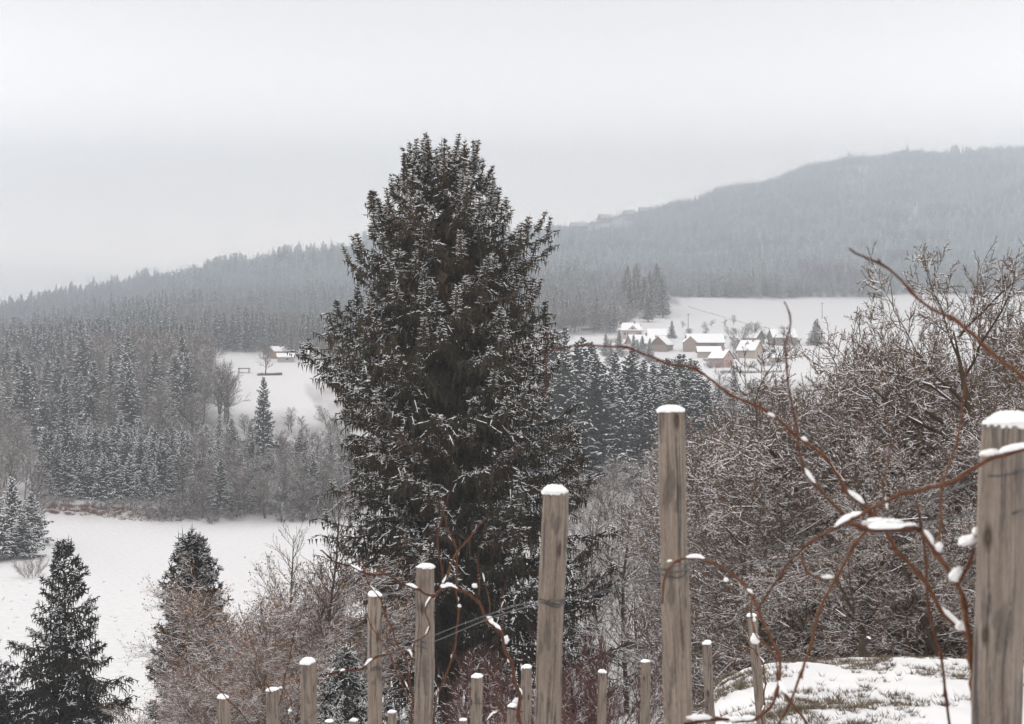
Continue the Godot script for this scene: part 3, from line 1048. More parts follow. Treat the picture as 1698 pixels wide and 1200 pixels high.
func terrain() -> void:
	var mb := MB.new()
	var angs := PackedFloat32Array()
	var a := -180.0
	while a < 180.0:
		angs.append(a)
		var k := absf(a)
		a += 0.22 if k < 23 else (1.0 if k < 45 else 5.0)
	var rs := PackedFloat32Array()
	var r := 0.4
	while r < 1800.0:
		rs.append(r)
		r *= 1.06 if r < 8 else (1.018 if r < 40 else 1.03)
	var na := angs.size()
	var first := 0
	while angs[first] < -23.5:
		first += 1
	var last := na - 1
	while angs[last] > 23.5:
		last -= 1
	var cut := 0
	for r_ in rs:
		if r_ < 300.0:
			cut += 1
		for an in angs:
			var x := r_ * sin(deg_to_rad(an))
			var z := -r_ * cos(deg_to_rad(an))
			var y := land(x, z)
			mb.v.append(Vector3(x, y, z))
			var open := 1.0
			if absf(an) < 40.0:
				open = open_field(849.0 + FOCAL * tan(deg_to_rad(an)), r_ * cos(deg_to_rad(an)))
			var litter := 0.5 + 0.5 * noise.get_noise_2d(x * 9.0, z * 9.0)
			var floor_c := Color(0.16, 0.145, 0.135).lerp(Color(0.6, 0.6, 0.61), clampf(litter + 0.1, 0, 1))
			floor_c = floor_c.lerp(Color(0.33, 0.35, 0.39), smoothstep(5.0, 50.0, y) * smoothstep(450.0, 700.0, r_))  # mist paleness painted into the high forest floor, evening it out
			var c := floor_c.lerp(Color(0.64, 0.64, 0.65), open)
			if r_ < 40.0:
				var thin := smoothstep(0.0, 0.55, fine.get_noise_2d(x * 10.0, z * 10.0) * 0.9 + fine.get_noise_2d(x * 55.0, z * 55.0) * 0.8)
				c = c.lerp(Color(0.24, 0.21, 0.17), thin * 0.25)
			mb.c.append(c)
	for j in rs.size() - 1:
		for k in na:
			if j >= cut and (k < first or k >= last):
				continue
			var b := j * na + k
			var d := j * na + (k + 1) % na
			mb.i.append_array(PackedInt32Array([b, b + na, d, d, b + na, d + na]))
	mb.smooth()
	var o := struct("ground", mb.mesh(M.ground), "snow covered hillside, valley meadows and wooded hills")
	o.set_meta("kind", "structure")

func hero() -> void:
	var base_y := ground(742, 62.0).y
	var H := (600.0 - 252.0) / FOCAL * 62.0 - base_y
	var edge := [[250, 728, 750], [258, 700, 772], [272, 680, 790], [295, 660, 803], [330, 640, 818], [345, 620, 845], [400, 592, 880], [440, 588, 884], [480, 600, 896], [520, 548, 905], [560, 530, 917], [600, 532, 922], [650, 552, 926], [700, 560, 950], [760, 545, 958], [820, 552, 962], [860, 560, 968], [900, 540, 1000], [960, 530, 998], [1040, 530, 985], [1120, 560, 970], [1250, 600, 900]]
	var shape := func(t: float, ang: float) -> float:
		var y := 600.0 - (base_y + t * H) / 62.0 * FOCAL
		var k := 0
		while k < edge.size() - 2 and edge[k + 1][0] < y:
			k += 1
		var f := clampf((y - edge[k][0]) / (edge[k + 1][0] - edge[k][0]), 0, 1)
		var l: float = 740.0 - lerpf(edge[k][1], edge[k + 1][1], f)
		var r: float = lerpf(edge[k][2], edge[k + 1][2], f) - 740.0
		var w := lerpf(l, r, 0.5 + 0.5 * cos(ang)) / FOCAL * 62.0
		return w * (1.0 + 0.12 * smoothstep(0.72, 0.9, t) + 0.1 * (1.0 - smoothstep(0.12, 0.4, t)) + 0.4 * noise.get_noise_3d(cos(ang) * 62.0, t * 300.0, sin(ang) * 62.0))
	var kit := spruce({"seed": 7, "H": H, "trunk": 0.42, "boughs": 520, "low": 0.07, "profile": shape, "detail": 0, "step": 0.32, "twig": 0.11, "fat": 0.039, "hang": 0.65, "snow": 1.15, "shoots": 8, "spire": 0.9, "tufts": [0.48, 0.64, 0.8, 0.94], "sag": 0.85, "sag_top": 0.6, "rise": 0.1, "droop": -0.35, "crowd": 0.85, "ragged": 0.72,
		"tints": [Color(0.062, 0.053, 0.038), Color(0.052, 0.047, 0.034), Color(0.074, 0.059, 0.042), Color(0.056, 0.052, 0.037), Color(0.08, 0.058, 0.04)]})
	plant("spruce_tree", kit, Vector3((740 - 849) / FOCAL * 62.0, base_y, -62), 0, Vector3.ONE, "tall dark old spruce with snow on its boughs, dominating the middle of the view", "spruce tree")

	var cone := func(t: float, ang: float) -> float:
		return 4.3 * pow(1.0 - t, 0.85) * (0.9 + 0.3 * noise.get_noise_3d(cos(ang) * 60.0, t * 420.0, sin(ang) * 60.0)) + 0.15
	var tones := [Color(0.036, 0.04, 0.034), Color(0.045, 0.045, 0.036), Color(0.032, 0.037, 0.032), Color(0.05, 0.047, 0.038)]
	var g := ground(108, 64)
	var small := spruce({"seed": 31, "H": 9.4, "trunk": 0.17, "boughs": 165, "low": 0.04, "tufts": [0.8, 0.95], "profile": cone, "detail": 1, "step": 0.22, "twig": 0.11, "fat": 0.034, "hang": 0.5, "ragged": 0.55, "snow": 0.62, "rise": 0.8, "droop": -0.4, "tints": tones})
	plant("spruce_tree", small, Vector3(g.x, g.y - 0.3, g.z), 0.4, Vector3(1, (-8.1 - g.y) / 9.1, 1), "cone-shaped green spruce standing alone before the snowy field at lower left", "spruce tree")
	g = ground(-28, 66)
	plant("spruce_tree", small, Vector3(g.x, g.y - 0.3, g.z), 2.4, Vector3(0.85, 0.68, 0.85), "spruce cut off by the left edge of the view, beside the cone-shaped one", "spruce tree")
	var bushy := func(t: float, ang: float) -> float:
		return (2.75 * pow(1.0 - t, 0.55) * smoothstep(-0.1, 0.3, t)) * (0.88 + 0.4 * noise.get_noise_3d(cos(ang) * 70.0, t * 420.0, sin(ang) * 70.0)) + 0.15
	g = ground(320, 66)
	var dense := spruce({"seed": 43, "H": 9.4, "trunk": 0.17, "boughs": 270, "low": 0.04, "profile": bushy, "detail": 1, "step": 0.2, "twig": 0.12, "fat": 0.036, "ragged": 0.6, "hang": 0.3, "snow": 0.75, "rise": 1.4, "droop": 0.1, "leader": 1.3, "tints": tones})
	plant("spruce_tree", dense, Vector3(g.x, g.y - 0.3, g.z), 0.0, Vector3(1, (-8.1 - g.y) / 9.1, 1), "narrow bushy spruce rising beside the brown leafy beeches at the snowy field", "spruce tree")
	var young := func(t: float, ang: float) -> float:
		return 1.45 * pow(1.0 - t, 0.8) + 0.1
	var sapling := spruce({"seed": 57, "H": 4.0, "trunk": 0.07, "boughs": 75, "low": 0.05, "profile": young, "detail": 1, "step": 0.14, "twig": 0.09, "fat": 0.018, "hang": 0.1, "snow": 1.5, "rise": 1.2, "droop": 0.0, "tints": tones})
	var q := pt(572, 1085, 34)
	plant("spruce_tree", sapling, q - Vector3(0, 4, 0), 0.0, Vector3.ONE, "young snow-laden spruce low behind the vineyard posts, left of the big trunk", "spruce tree")
	q = pt(700, 1140, 40)
	plant("spruce_tree", sapling, q - Vector3(0, 4, 0), 2.0, Vector3(0.8, 1, 0.8), "small snowy spruce at the foot of the great dark spruce", "spruce tree")

func stand_of(called: String, kits: Array, n: int, px0: float, px1: float, d0: float, d1: float, size0: float, size1: float, label: String, category: String, group: String, s: int, gap := 4.0, mask = null) -> void:
	rng.seed = s
	var done := []
	var tries := 0
	while done.size() < n and tries < n * 12:
		tries += 1
		var d := lerpf(d0, d1, rng.randf())
		var px := lerpf(px0, px1, rng.randf())
		if mask != null and not mask.call(px, d):
			continue
		var g := ground(px, d)
		var close := false
		for o in done:
			if Vector2(o.x - g.x, o.z - g.z).length() < gap:
				close = true
				break
		if close:
			continue
		done.append(g)
		var k := wide(size0, size1)
		var w := (0.25 + 0.75 * k) * wide(1.0, 1.5)
		var row := (d - d0) / (d1 - d0)
		var along := (px - px0) / (px1 - px0)
		var words := label
		if n > 3:
			words = "%s, %s, %s row, %s" % [label, "tall" if k > lerpf(size0, size1, 0.6) else "short" if k < lerpf(size0, size1, 0.3) else "middling", "front" if row < 0.33 else "back" if row > 0.67 else "middle", "left end" if along < 0.2 else "right end" if along > 0.8 else "left half" if along < 0.5 else "right half"]
		var one := plant(called, kits[rng.randi() % kits.size()], g - Vector3(0, 0.3, 0), wide(0, TAU), Vector3(w, k, w), words, category, group)
		one.rotation.x = wide(-0.035, 0.035)
		one.rotation.z = wide(-0.035, 0.035)

var far_conifers := []
var mid_conifers := []
var snowy_conifers := []
var mid_bare := []
var far_bare := []
var bush_kit := []

func stands() -> void:
	var tones := [Color(0.040, 0.044, 0.040), Color(0.05, 0.052, 0.046), Color(0.036, 0.04, 0.038)]
	for k in 4:
		var prof := func(t: float, ang: float) -> float:
			return [4.1, 4.6, 3.9, 4.4][k] * pow(1.0 - t, [0.75, 0.62, 0.8, 0.5][k]) * (0.85 + 0.5 * noise.get_noise_3d(cos(ang) * 60.0 + k * 50, t * 300.0, sin(ang) * 60.0)) + 0.2
		mid_conifers.append(spruce({"seed": 101 + k, "H": 20.0, "trunk": 0.25, "boughs": 180, "low": 0.08, "profile": prof, "detail": 2, "step": 0.55, "fat": 0.14, "snow": 0.6, "rise": 0.7, "droop": -0.4, "ragged": 0.5, "tints": tones}))
	for k in 2:
		var prof := func(t: float, ang: float) -> float:
			return [3.2, 3.6][k] * pow(1.0 - t, 0.85) * (0.9 + 0.4 * noise.get_noise_3d(cos(ang) * 60.0 + k * 50, t * 300.0, sin(ang) * 60.0)) + 0.2
		snowy_conifers.append(spruce({"seed": 121 + k, "H": 12.0, "trunk": 0.16, "boughs": 110, "low": 0.05, "profile": prof, "detail": 2, "step": 0.5, "fat": 0.13, "snow": 0.95, "rise": 0.9, "droop": -0.2, "ragged": 0.55, "tints": tones}))
	for k in 4:
		var prof := func(t: float, ang: float) -> float:
			return [3.8, 4.6, 3.6, 4.8][k] * pow(1.0 - t, [0.7, 0.55, 0.75, 0.45][k]) * (0.85 + 0.4 * noise.get_noise_3d(cos(ang) * 60.0 + k * 50, t * 300.0, sin(ang) * 60.0)) + 0.2
		far_conifers.append(spruce({"seed": 141 + k, "H": 20.0, "trunk": 0.25, "boughs": 64, "low": 0.1, "profile": prof, "detail": 3, "ragged": 0.5, "far": true, "step": 0.5, "fat": 0.26, "snow": 0.55, "rise": 0.9, "droop": -0.35, "tints": tones}))
	var grey := [Color(0.1, 0.085, 0.075), Color(0.13, 0.11, 0.1), Color(0.16, 0.135, 0.12), Color(0.12, 0.095, 0.08)]
	for k in 3:
		mid_bare.append(bare_tree({"seed": 201 + k, "H": 14.0, "stem": [0.85, 0.7, 0.9][k], "trunk": 0.17, "counts": [22, 10, 8], "ratio": [0.36, 0.5, 0.5], "spread": [0.75, 0.7, 0.7], "segs": [7, 4, 2, 1], "least": 0.016, "lift": [0.06, 0.1, 0.05, 0.0], "wander": 0.16, "snow": 0.4, "bare": 0.25, "tints": grey}))
	for k in 2:
		far_bare.append(bare_tree({"seed": 221 + k, "H": 16.0, "stem": 0.8, "trunk": 0.2, "counts": [15, 8, 5], "ratio": [0.38, 0.5, 0.5], "spread": [0.75, 0.7, 0.7], "segs": [4, 2, 1, 1], "least": 0.05, "lift": [0.06, 0.1, 0.05, 0.0], "wander": 0.15, "snow": 0.4, "bare": 0.25, "tints": grey}))
	var red := [Color(0.09, 0.055, 0.05), Color(0.13, 0.07, 0.065), Color(0.16, 0.085, 0.075), Color(0.11, 0.062, 0.055)]
	bush_kit = bare_tree({"seed": 531, "H": 4.2, "stems": 9, "lean": 0.45, "stem": 0.8, "trunk": 0.03, "counts": [11, 8, 6], "ratio": [0.42, 0.5, 0.5], "spread": [0.5, 0.55, 0.6], "segs": [5, 4, 2, 1], "least": 0.005, "lift": [0.04, 0.1, 0.08, 0.0], "wander": 0.14, "snow": 0.2, "bare": 0.1, "tints": red})
	var grey_bush := bare_tree({"seed": 535, "H": 4.0, "stems": 9, "lean": 0.6, "stem": 0.8, "trunk": 0.04, "counts": [9, 7, 5], "ratio": [0.42, 0.5, 0.5], "spread": [0.6, 0.7, 0.7], "segs": [4, 3, 2, 1], "least": 0.016, "lift": [0.0, 0.05, 0.04, 0.0], "wander": 0.2, "snow": 0.45, "bare": 0.1, "tints": grey})
	var shut := func(px: float, d: float) -> bool: return open_field(px, d) < 0.3
	stand_of("spruce_tree", mid_conifers, 52, 5, 315, 328, 395, 0.5, 1.05, "conifer of the dark stand on the left slope", "spruce tree", "tall conifers on the left slope", 301, 5.2)
	stand_of("bare_tree", mid_bare, 50, 0, 335, 318, 400, 0.85, 1.3, "grey bare tree among the left slope's conifers", "bare tree", "bare trees among the left conifers", 335, 3.4)
	stand_of("spruce_tree", snowy_conifers, 60, 120, 430, 292, 328, 0.6, 0.85, "pale snow-covered young conifer between two dark stands", "spruce tree", "snow-covered young conifers", 302, 3.2)
	stand_of("spruce_tree", mid_conifers, 32, 60, 315, 279, 293, 0.55, 0.72, "dark conifer edging the snowy meadow's far side", "spruce tree", "conifers edging the snowy meadow", 303, 3.6)
	stand_of("spruce_tree", snowy_conifers, 14, 60, 330, 276, 281, 0.4, 0.8, "small snowy conifer before the meadow-edge stand", "spruce tree", "snowy conifers at the meadow edge", 304, 3.0)
	stand_of("bare_tree", mid_bare, 60, 310, 590, 264, 308, 0.65, 0.95, "frosted bare tree left of the great spruce", "bare tree", "frosted bare trees of the valley wood", 305, 3.4)
	stand_of("spruce_tree", mid_conifers, 14, 330, 570, 268, 312, 0.4, 0.62, "conifer among bare trees left of the great spruce", "spruce tree", "conifers among the bare trees", 306, 5.0)
	stand_of("bare_tree", mid_bare, 30, 320, 600, 310, 350, 0.4, 0.6, "low frosted tree below the farmhouse clearing", "bare tree", "low frosted trees below the clearing", 333, 3.4)
	stand_of("bare_tree", mid_bare, 9, 425, 535, 496, 520, 0.45, 0.6, "bare tree around the farmhouse in the left clearing", "bare tree", "farmhouse trees", 336, 3.0)
	stand_of("bush", [grey_bush], 24, 1000, 1330, 440, 560, 0.5, 1.0, "grey garden bush among the village houses", "bush", "garden bushes of the village", 334, 4.0)
	stand_of("bush", [grey_bush], 46, 255, 600, 262, 282, 0.55, 1.15, "grey bush under the frosted bare trees", "bush", "undergrowth at the meadow's far edge", 331, 2.4)
	stand_of("bush", [grey_bush], 12, 70, 250, 268, 273, 0.35, 0.6, "low snowy bush on the brown bank", "bush", "bushes on the brown bank", 332, 3.0)
	var g := ground(437, 300)
	plant("spruce_tree", mid_conifers[1], g, 0.3, Vector3(0.95, ((600 - 626) / FOCAL * 300 - g.y) / 19.8, 0.95), "single tall conifer with a ragged top standing below the white farmhouse clearing", "spruce tree")
	stand_of("bare_tree", mid_bare, 16, -30, 60, 268, 330, 0.7, 1.0, "pinkish bare tree at the view's left edge", "bare tree", "bare trees at the left edge", 307, 3.5)
	stand_of("bare_tree", mid_bare, 9, 318, 385, 352, 372, 1.0, 1.35, "slender bare tree left of the farmhouse clearing", "bare tree", "tall slender trees by the clearing", 308, 2.5)
	stand_of("bare_tree", far_bare, 45, 150, 345, 400, 470, 0.8, 1.05, "brownish bare tree above the left conifer stand", "bare tree", "brown bare trees behind the conifers", 309, 4.0, shut)
	# the grove right of the great spruce, this side of the village
	grove()
	stand_of("spruce_tree", snowy_conifers, 9, 1215, 1310, 285, 320, 0.75, 1.0, "small conifer right of the village grove", "spruce tree", "small conifers right of the grove", 312, 4.0)
	stand_of("bare_tree", mid_bare, 46, 940, 1330, 135, 212, 0.5, 0.72, "brown leafless tree before the conifer grove", "bare tree", "brown bare trees before the grove", 321, 3.4)
	stand_of("bare_tree", mid_bare, 24, 930, 1330, 265, 345, 0.6, 0.85, "leafless tree behind the conifer grove", "bare tree", "bare trees behind the grove", 313, 4.0)
	stand_of("bare_tree", mid_bare, 12, 1205, 1320, 500, 545, 0.5, 0.75, "leafless garden tree among the village houses", "bare tree", "village garden trees", 314, 5.0)
	stand_of("bare_tree", mid_bare, 14, 1130, 1235, 560, 640, 0.26, 0.4, "orchard tree on the snow above the village", "bare tree", "orchard trees above the village", 315, 6.0)
	stand_of("spruce_tree", snowy_conifers, 8, 1000, 1110, 470, 520, 0.5, 0.8, "small dark conifer before the village roofs", "spruce tree", "small conifers by the village roofs", 316, 5.0)
	stand_of("spruce_tree", snowy_conifers, 1, 1113, 1115, 565, 566, 0.6, 0.7, "round lone conifer in the snow above the barn", "spruce tree", "", 317, 5.0)
	stand_of("spruce_tree", mid_conifers, 26, 1035, 1104, 640, 745, 0.7, 1.0, "conifer at the wood's end by the meadow", "spruce tree", "conifers at the wood's end by the meadow", 318, 3.6)
	stand_of("spruce_tree", snowy_conifers, 3, 1345, 1365, 530, 550, 0.6, 0.9, "conifer beside the last houses of the village on the right", "spruce tree", "conifers beside the last houses", 319, 3.6)
	# forests that read as one mass
	forest("left hill", -260, 900, 470, 960, 4.6, 0.42, "hazy mixed forest covering the long hill on the left", 401)
	forest("wood", 900, 1060, 600, 760, 4.4, 0.55, "misty mixed wood of tall trunks left of the village meadow", 402)
	forest("dark band", 860, 1840, 756, 1000, 4.2, 0.3, "dark conifer forest along the upper edge of the white meadow", 403)
	forest("high hill", 600, 1840, 1000, 1780, 5.6, 0.6, "pale misty forest on the high hill at the right", 404)
	forest("far left", -330, -30, 470, 960, 6.0, 0.3, "hazy forest beyond the left edge", 405)

func grove() -> void:
	rng.seed = 311
	var tops := [[895, 548], [940, 536], [985, 546], [1010, 578], [1060, 570], [1100, 576], [1140, 568], [1165, 582], [1190, 625], [1206, 665]]
	for k in 40:
		var px := 898.0 + 308.0 * fposmod(k * 0.618034 + 0.05 * rng.randf(), 1.0)
		var row := k % 3
		var d: float = [226.0, 240.0, 256.0][row] + wide(-5, 5)
		var f := 0
		while f < tops.size() - 2 and tops[f + 1][0] < px:
			f += 1
		var top: float = lerpf(tops[f][1], tops[f + 1][1], (px - tops[f][0]) / (tops[f + 1][0] - tops[f][0])) + wide(0, 26) + [34.0, 14.0, 0.0][row]
		var g := ground(px, d)
		var high := (600.0 - top) / FOCAL * d - g.y
		var h := high / 19.8
		var w := clampf(h, 0.8, 1.2) * wide(1.25, 1.65)
		var where := "beneath the pale pink house" if px > 1015 and px < 1075 else "beside the great spruce" if px < 960 else "left of the tallest post" if px < 1015 else "behind the tallest post" if px < 1140 else "at the grove's right end"
		plant("spruce_tree", mid_conifers[rng.randi() % 4], g - Vector3(0, 0.3, 0), wide(0, TAU), Vector3(w, h, w), "%s %s conifer, %s row of the grove below the village, %s" % ["tall" if h > 1.15 else "shorter", "slim" if w < 1.5 else "broad", ["front", "middle", "back"][row], where], "spruce tree", "conifers of the grove below the village")

func forest(_what: String, px0: float, px1: float, d0: float, d1: float, gap: float, leafless: float, label: String, s: int) -> void:
	rng.seed = s
	var lists := []
	var tints := []
	for k in far_conifers.size() + far_bare.size():
		lists.append([] as Array[Transform3D])
		tints.append(PackedColorArray())
	var d := d0
	while d < d1:
		var w := (px1 - px0) / FOCAL * d
		var n := int(w / gap)
		for j in n:
			var px := px0 + (px1 - px0) * (j + rng.randf()) / n
			var dd := d + wide(-0.5, 0.5) * gap
			if open_field(px, dd) > 0.35 or (_what == "left hill" and px > 620 and dd < 600) or (_what == "left hill" and px > 350 and px < 540 and dd < 522):
				continue
			var g := ground(px, dd)
			var mixed := noise.get_noise_2d(g.x * 0.9 + 500, g.z * 0.9) * 1.4 + 0.5
			var k: int
			if rng.randf() < clampf(leafless + (mixed - 0.5) * 1.2, 0, 0.95):
				k = far_conifers.size() + rng.randi() % far_bare.size()
			else:
				k = rng.randi() % far_conifers.size()
			var size := lerpf(0.85, 0.5, smoothstep(470.0, 800.0, dd)) * wide(0.65, 1.1) * (1.0 + 0.9 * noise.get_noise_2d(g.x * 1.6, g.z * 1.6 + 900.0))
			size = minf(size, lerpf(0.72, 1.0, smoothstep(500.0, 900.0, dd)))
			var wide_ := (0.15 + 0.9 * size) * wide(0.95, 1.35)
			lists[k].append(Transform3D(Basis(UP, wide(0, TAU)).scaled(Vector3(wide_, size, wide_)), g - Vector3(0, 0.5, 0)))
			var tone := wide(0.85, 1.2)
			var haze_frost := smoothstep(0.0, 70.0, g.y)
			var haze_rime := 1.0 + (12.5 if k < far_conifers.size() else 2.8) * haze_frost      # mist paleness painted into the trees with some hoarfrost, growing with height
			tints[k].append(Color(tone * haze_rime, tone * haze_rime * 1.05, tone * haze_rime * 1.18) if k < far_conifers.size() else Color(tone * haze_rime * (1.0 - 0.22 * haze_frost), tone * haze_rime, tone * haze_rime * (1.0 + 0.35 * haze_frost)))
		d += gap * 0.9
	var o := base("forest", Vector3.ZERO)
	tag(o, label, "forest", "", "stuff")
	for k in lists.size():
		if lists[k].size():
			var kit: Array = far_conifers[k] if k < far_conifers.size() else far_bare[k - far_conifers.size()]
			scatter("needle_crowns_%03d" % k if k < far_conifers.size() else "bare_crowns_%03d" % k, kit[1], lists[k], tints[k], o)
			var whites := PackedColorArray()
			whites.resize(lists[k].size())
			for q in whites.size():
				whites[q] = Color.WHITE.lerp(Color(0.62, 0.66, 0.73), smoothstep(0.0, 60.0, lists[k][q].origin.y))  # snow painted greyer and bluer uphill, as mist would veil it
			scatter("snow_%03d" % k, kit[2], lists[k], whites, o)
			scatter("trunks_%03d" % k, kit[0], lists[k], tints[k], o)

func middle_trees() -> void:
	var brown := [Color(0.085, 0.066, 0.056), Color(0.12, 0.09, 0.078), Color(0.15, 0.11, 0.095), Color(0.11, 0.08, 0.066)]
	var leaf := [Color(0.26, 0.14, 0.075), Color(0.32, 0.18, 0.1), Color(0.2, 0.11, 0.065), Color(0.3, 0.2, 0.13)]
	var beech := []
	for k in 2:
		beech.append(bare_tree({"seed": 501 + k, "H": 7.5, "stems": 5, "lean": 0.32, "stem": 0.85, "trunk": 0.07, "counts": [14, 10, 7], "ratio": [0.42, 0.5, 0.5], "spread": [0.7, 0.75, 0.8], "segs": [6, 4, 3, 1], "least": 0.006, "lift": [0.02, 0.06, 0.02, 0.0], "wander": 0.2, "snow": 0.5, "bare": 0.12, "tints": brown, "leaves": 0.9, "leaf": 0.075, "leaf_tints": leaf}))
	var spots := [[340, 1110, 50, 0.85, "at the right foot of the narrow bushy spruce"], [388, 1050, 52, 0.95, "just right of the bushy spruce's middle"], [400, 985, 55, 1.05, "its top level with the bushy spruce, the meadow behind"], [452, 960, 56, 1.15, "second from the great spruce, high at the back"], [500, 935, 54, 1.1, "highest of all, around the slim straight tree"], [545, 985, 50, 1.0, "touching the left flank of the great spruce"], [300, 1172, 47, 0.8, "lowest on the left, against the snowy meadow"], [470, 1090, 44, 0.9, "in front, behind the second post from the left"], [385, 1120, 44, 0.85, "in front, behind the leftmost post"], [425, 1045, 47, 0.9, "in the middle of the clump, between front and back"]]
	for k in spots.size():
		var s: Array = spots[k]
		var q := pt(s[0], s[1] - 25, s[2])
		var gb := ground(s[0], s[2])
		var size := maxf((q.y - gb.y) / 7.0, 0.3)
		plant("beech_bush", beech[k % 2], gb - Vector3(0, 0.1, 0), k * 1.3, Vector3(maxf(size, 0.6) * 1.15, size, maxf(size, 0.6) * 1.15), "brown leafy beech bush, %s" % s[4], "bush", "brown beeches at lower left")
	# a slim pole-like tree left of the great spruce
	var slim := bare_tree({"seed": 521, "H": 15.0, "stem": 0.95, "trunk": 0.09, "counts": [34, 6, 3], "ratio": [0.17, 0.5, 0.5], "spread": [0.65, 0.6, 0.6], "segs": [9, 4, 2, 1], "least": 0.007, "lift": [0.1, 0.14, 0.08, 0.0], "wander": 0.08, "snow": 0.55, "bare": 0.2, "tints": brown})
	var p := pt(520, 725, 52)
	plant("bare_tree", slim, Vector3(p.x, land(p.x, p.z) - 0.2, p.z), 0.0, Vector3(1, (p.y - land(p.x, p.z)) / 14.6, 1), "slim straight leafless tree just left of the great spruce, rising above the brown bushes", "bare tree")
	p = pt(478, 800, 56)
	plant("bare_tree", slim, Vector3(p.x, land(p.x, p.z) - 0.2, p.z), 2.1, Vector3(0.9, (p.y - land(p.x, p.z)) / 14.6, 0.9), "thin leafless tree left of the slim straight one, over the brown bushes", "bare tree")
	# twiggy reddish bushes at the foot of the spruce
	var bush := bush_kit
	var red_spots := [[950, 1052, 36, 1.0, "large"], [880, 1068, 37, 0.9, "middle"], [1000, 1078, 34, 0.85, "right-hand"], [830, 1100, 35, 0.8, "small"], [920, 1120, 30, 0.8, "front"]]
	for k in red_spots.size():
		var s: Array = red_spots[k]
		p = pt(s[0], s[1], s[2])
		plant("bush", bush, p - Vector3(0, 3.6 * s[3], 0), k * 1.7, Vector3.ONE * s[3], "reddish twiggy bush under the great spruce, %s" % {"large": "largest, right of the thick post", "middle": "just left of the thick post", "right-hand": "farthest right, at the slim tree's foot", "small": "farthest left, before the trunk", "front": "lowest, in front of the others"}[s[4]], "bush", "reddish bushes under the great spruce")
	# dark-stemmed tree between the two tall posts, and thickets behind it
	var open_tree := []
	for k in 3:
		open_tree.append(bare_tree({"seed": 541 + k, "H": 11.0, "stem": [0.95, 0.8, 0.75][k], "stems": [1, 1, 3][k], "lean": [0.08, 0.1, 0.25][k], "trunk": [0.13, 0.12, 0.1][k], "counts": [[22, 10, 8], [17, 10, 9], [12, 10, 8]][k], "ratio": [0.34, 0.5, 0.5], "spread": [0.95, 0.75, 0.75], "segs": [8, 5, 3, 1], "least": 0.0075, "lift": [0.06, 0.02, 0.0, 0.0], "wander": 0.2, "snow": 0.55, "bare": 0.25, "tints": brown}))
	p = pt(1040, 835, 60)
	plant("bare_tree", open_tree[0], p - Vector3(0, 10.7, 0), 0.3, Vector3.ONE, "open leafless tree with a dark straight stem between the two tallest middle posts", "bare tree")
	p = pt(1020, 930, 66)
	plant("bare_tree", open_tree[2], p - Vector3(0, 10.0, 0), 1.3, Vector3.ONE * 0.95, "many-stemmed snowy tree behind the dark straight stem", "bare tree")
	p = pt(1085, 905, 58)
	plant("bare_tree", open_tree[1], p - Vector3(0, 10.3, 0), 2.3, Vector3.ONE, "snow-lined leafless tree partly hidden by the tall post", "bare tree")
	rng.seed = 561
	var sites := [[985, 800, 120], [1015, 770, 125], [1060, 745, 130], [1100, 760, 128], [1135, 770, 118], [1170, 770, 112], [1200, 740, 105], [1040, 800, 105], [1085, 790, 98], [1150, 830, 92], [1195, 800, 85], [1230, 775, 80], [970, 850, 95], [1000, 840, 85], [1180, 880, 66], [1225, 850, 60], [1260, 800, 62], [1155, 950, 52], [1200, 930, 48], [1300, 760, 70]]
	for k in sites.size():
		var s: Array = sites[k]
		p = pt(s[0], s[1], s[2])
		var g := ground(s[0], s[2])
		var size := clampf((p.y - g.y) / 10.3, 0.5, 1.6)
		plant("bare_tree", open_tree[k % 3], g - Vector3(0, 0.2, 0), k * 2.1, Vector3(1.1, size, 1.1), "%s brown leafless tree of the middle thicket, %s, %s" % ["high" if s[1] < 790 else "low", "far back" if s[2] > 110 else "midway" if s[2] > 80 else "near", "by the great spruce" if s[0] < 1010 else "left of the tallest post" if s[0] < 1100 else "right behind the tallest post" if s[0] < 1180 else "towards the orchard trees"], "bare tree", "brown thicket trees in the middle")
	# grey frosted trees and a round bush at the left end of the meadow
	var rimed := [[20, 790, 226, 0, "rimed conifer at the left end of the meadow, behind the round bush"], [52, 815, 236, 1, "rimed conifer nearest the brown bank at the meadow's left end"], [-8, 800, 218, 0, "rimed conifer cut off by the left edge beside the meadow"], [38, 850, 221, 1, "shortest rimed conifer at the meadow's left end"]]
	for s in rimed:
		var g := ground(s[0], s[2])
		p = pt(s[0], s[1], s[2])
		plant("spruce_tree", snowy_conifers[s[3]], g, s[0], Vector3(1.25, (p.y - g.y) / 12.0, 1.25), s[4], "spruce tree", "rimed conifers at the meadow's left end")
	for s in [[8, 770, 232, 0, "grey bare tree among the rimed conifers, at the left edge"], [66, 800, 243, 2, "grey bare tree right of the rimed conifers by the brown bank"]]:
		var g := ground(s[0], s[2])
		p = pt(s[0], s[1], s[2])
		plant("bare_tree", mid_bare[s[3]], g, s[0], Vector3(1.1, (p.y - g.y) / 13.0, 1.1), s[4], "bare tree")
	var g2 := ground_at(52, 958, 140, 250)
	plant("bush", bush, g2, 0.0, Vector3(1.15, 0.85, 1.15), "round grey bush standing on the snow at the meadow's left end", "bush")
	# bare big tree in front of the farmhouse
	g2 = ground_at(440, 620, 380, 470)
	plant("bare_tree", mid_bare[1], g2, 0.5, Vector3(1.2, 0.85, 1.2), "spreading leafless tree in front of the farmhouse in the left clearing", "bare tree")
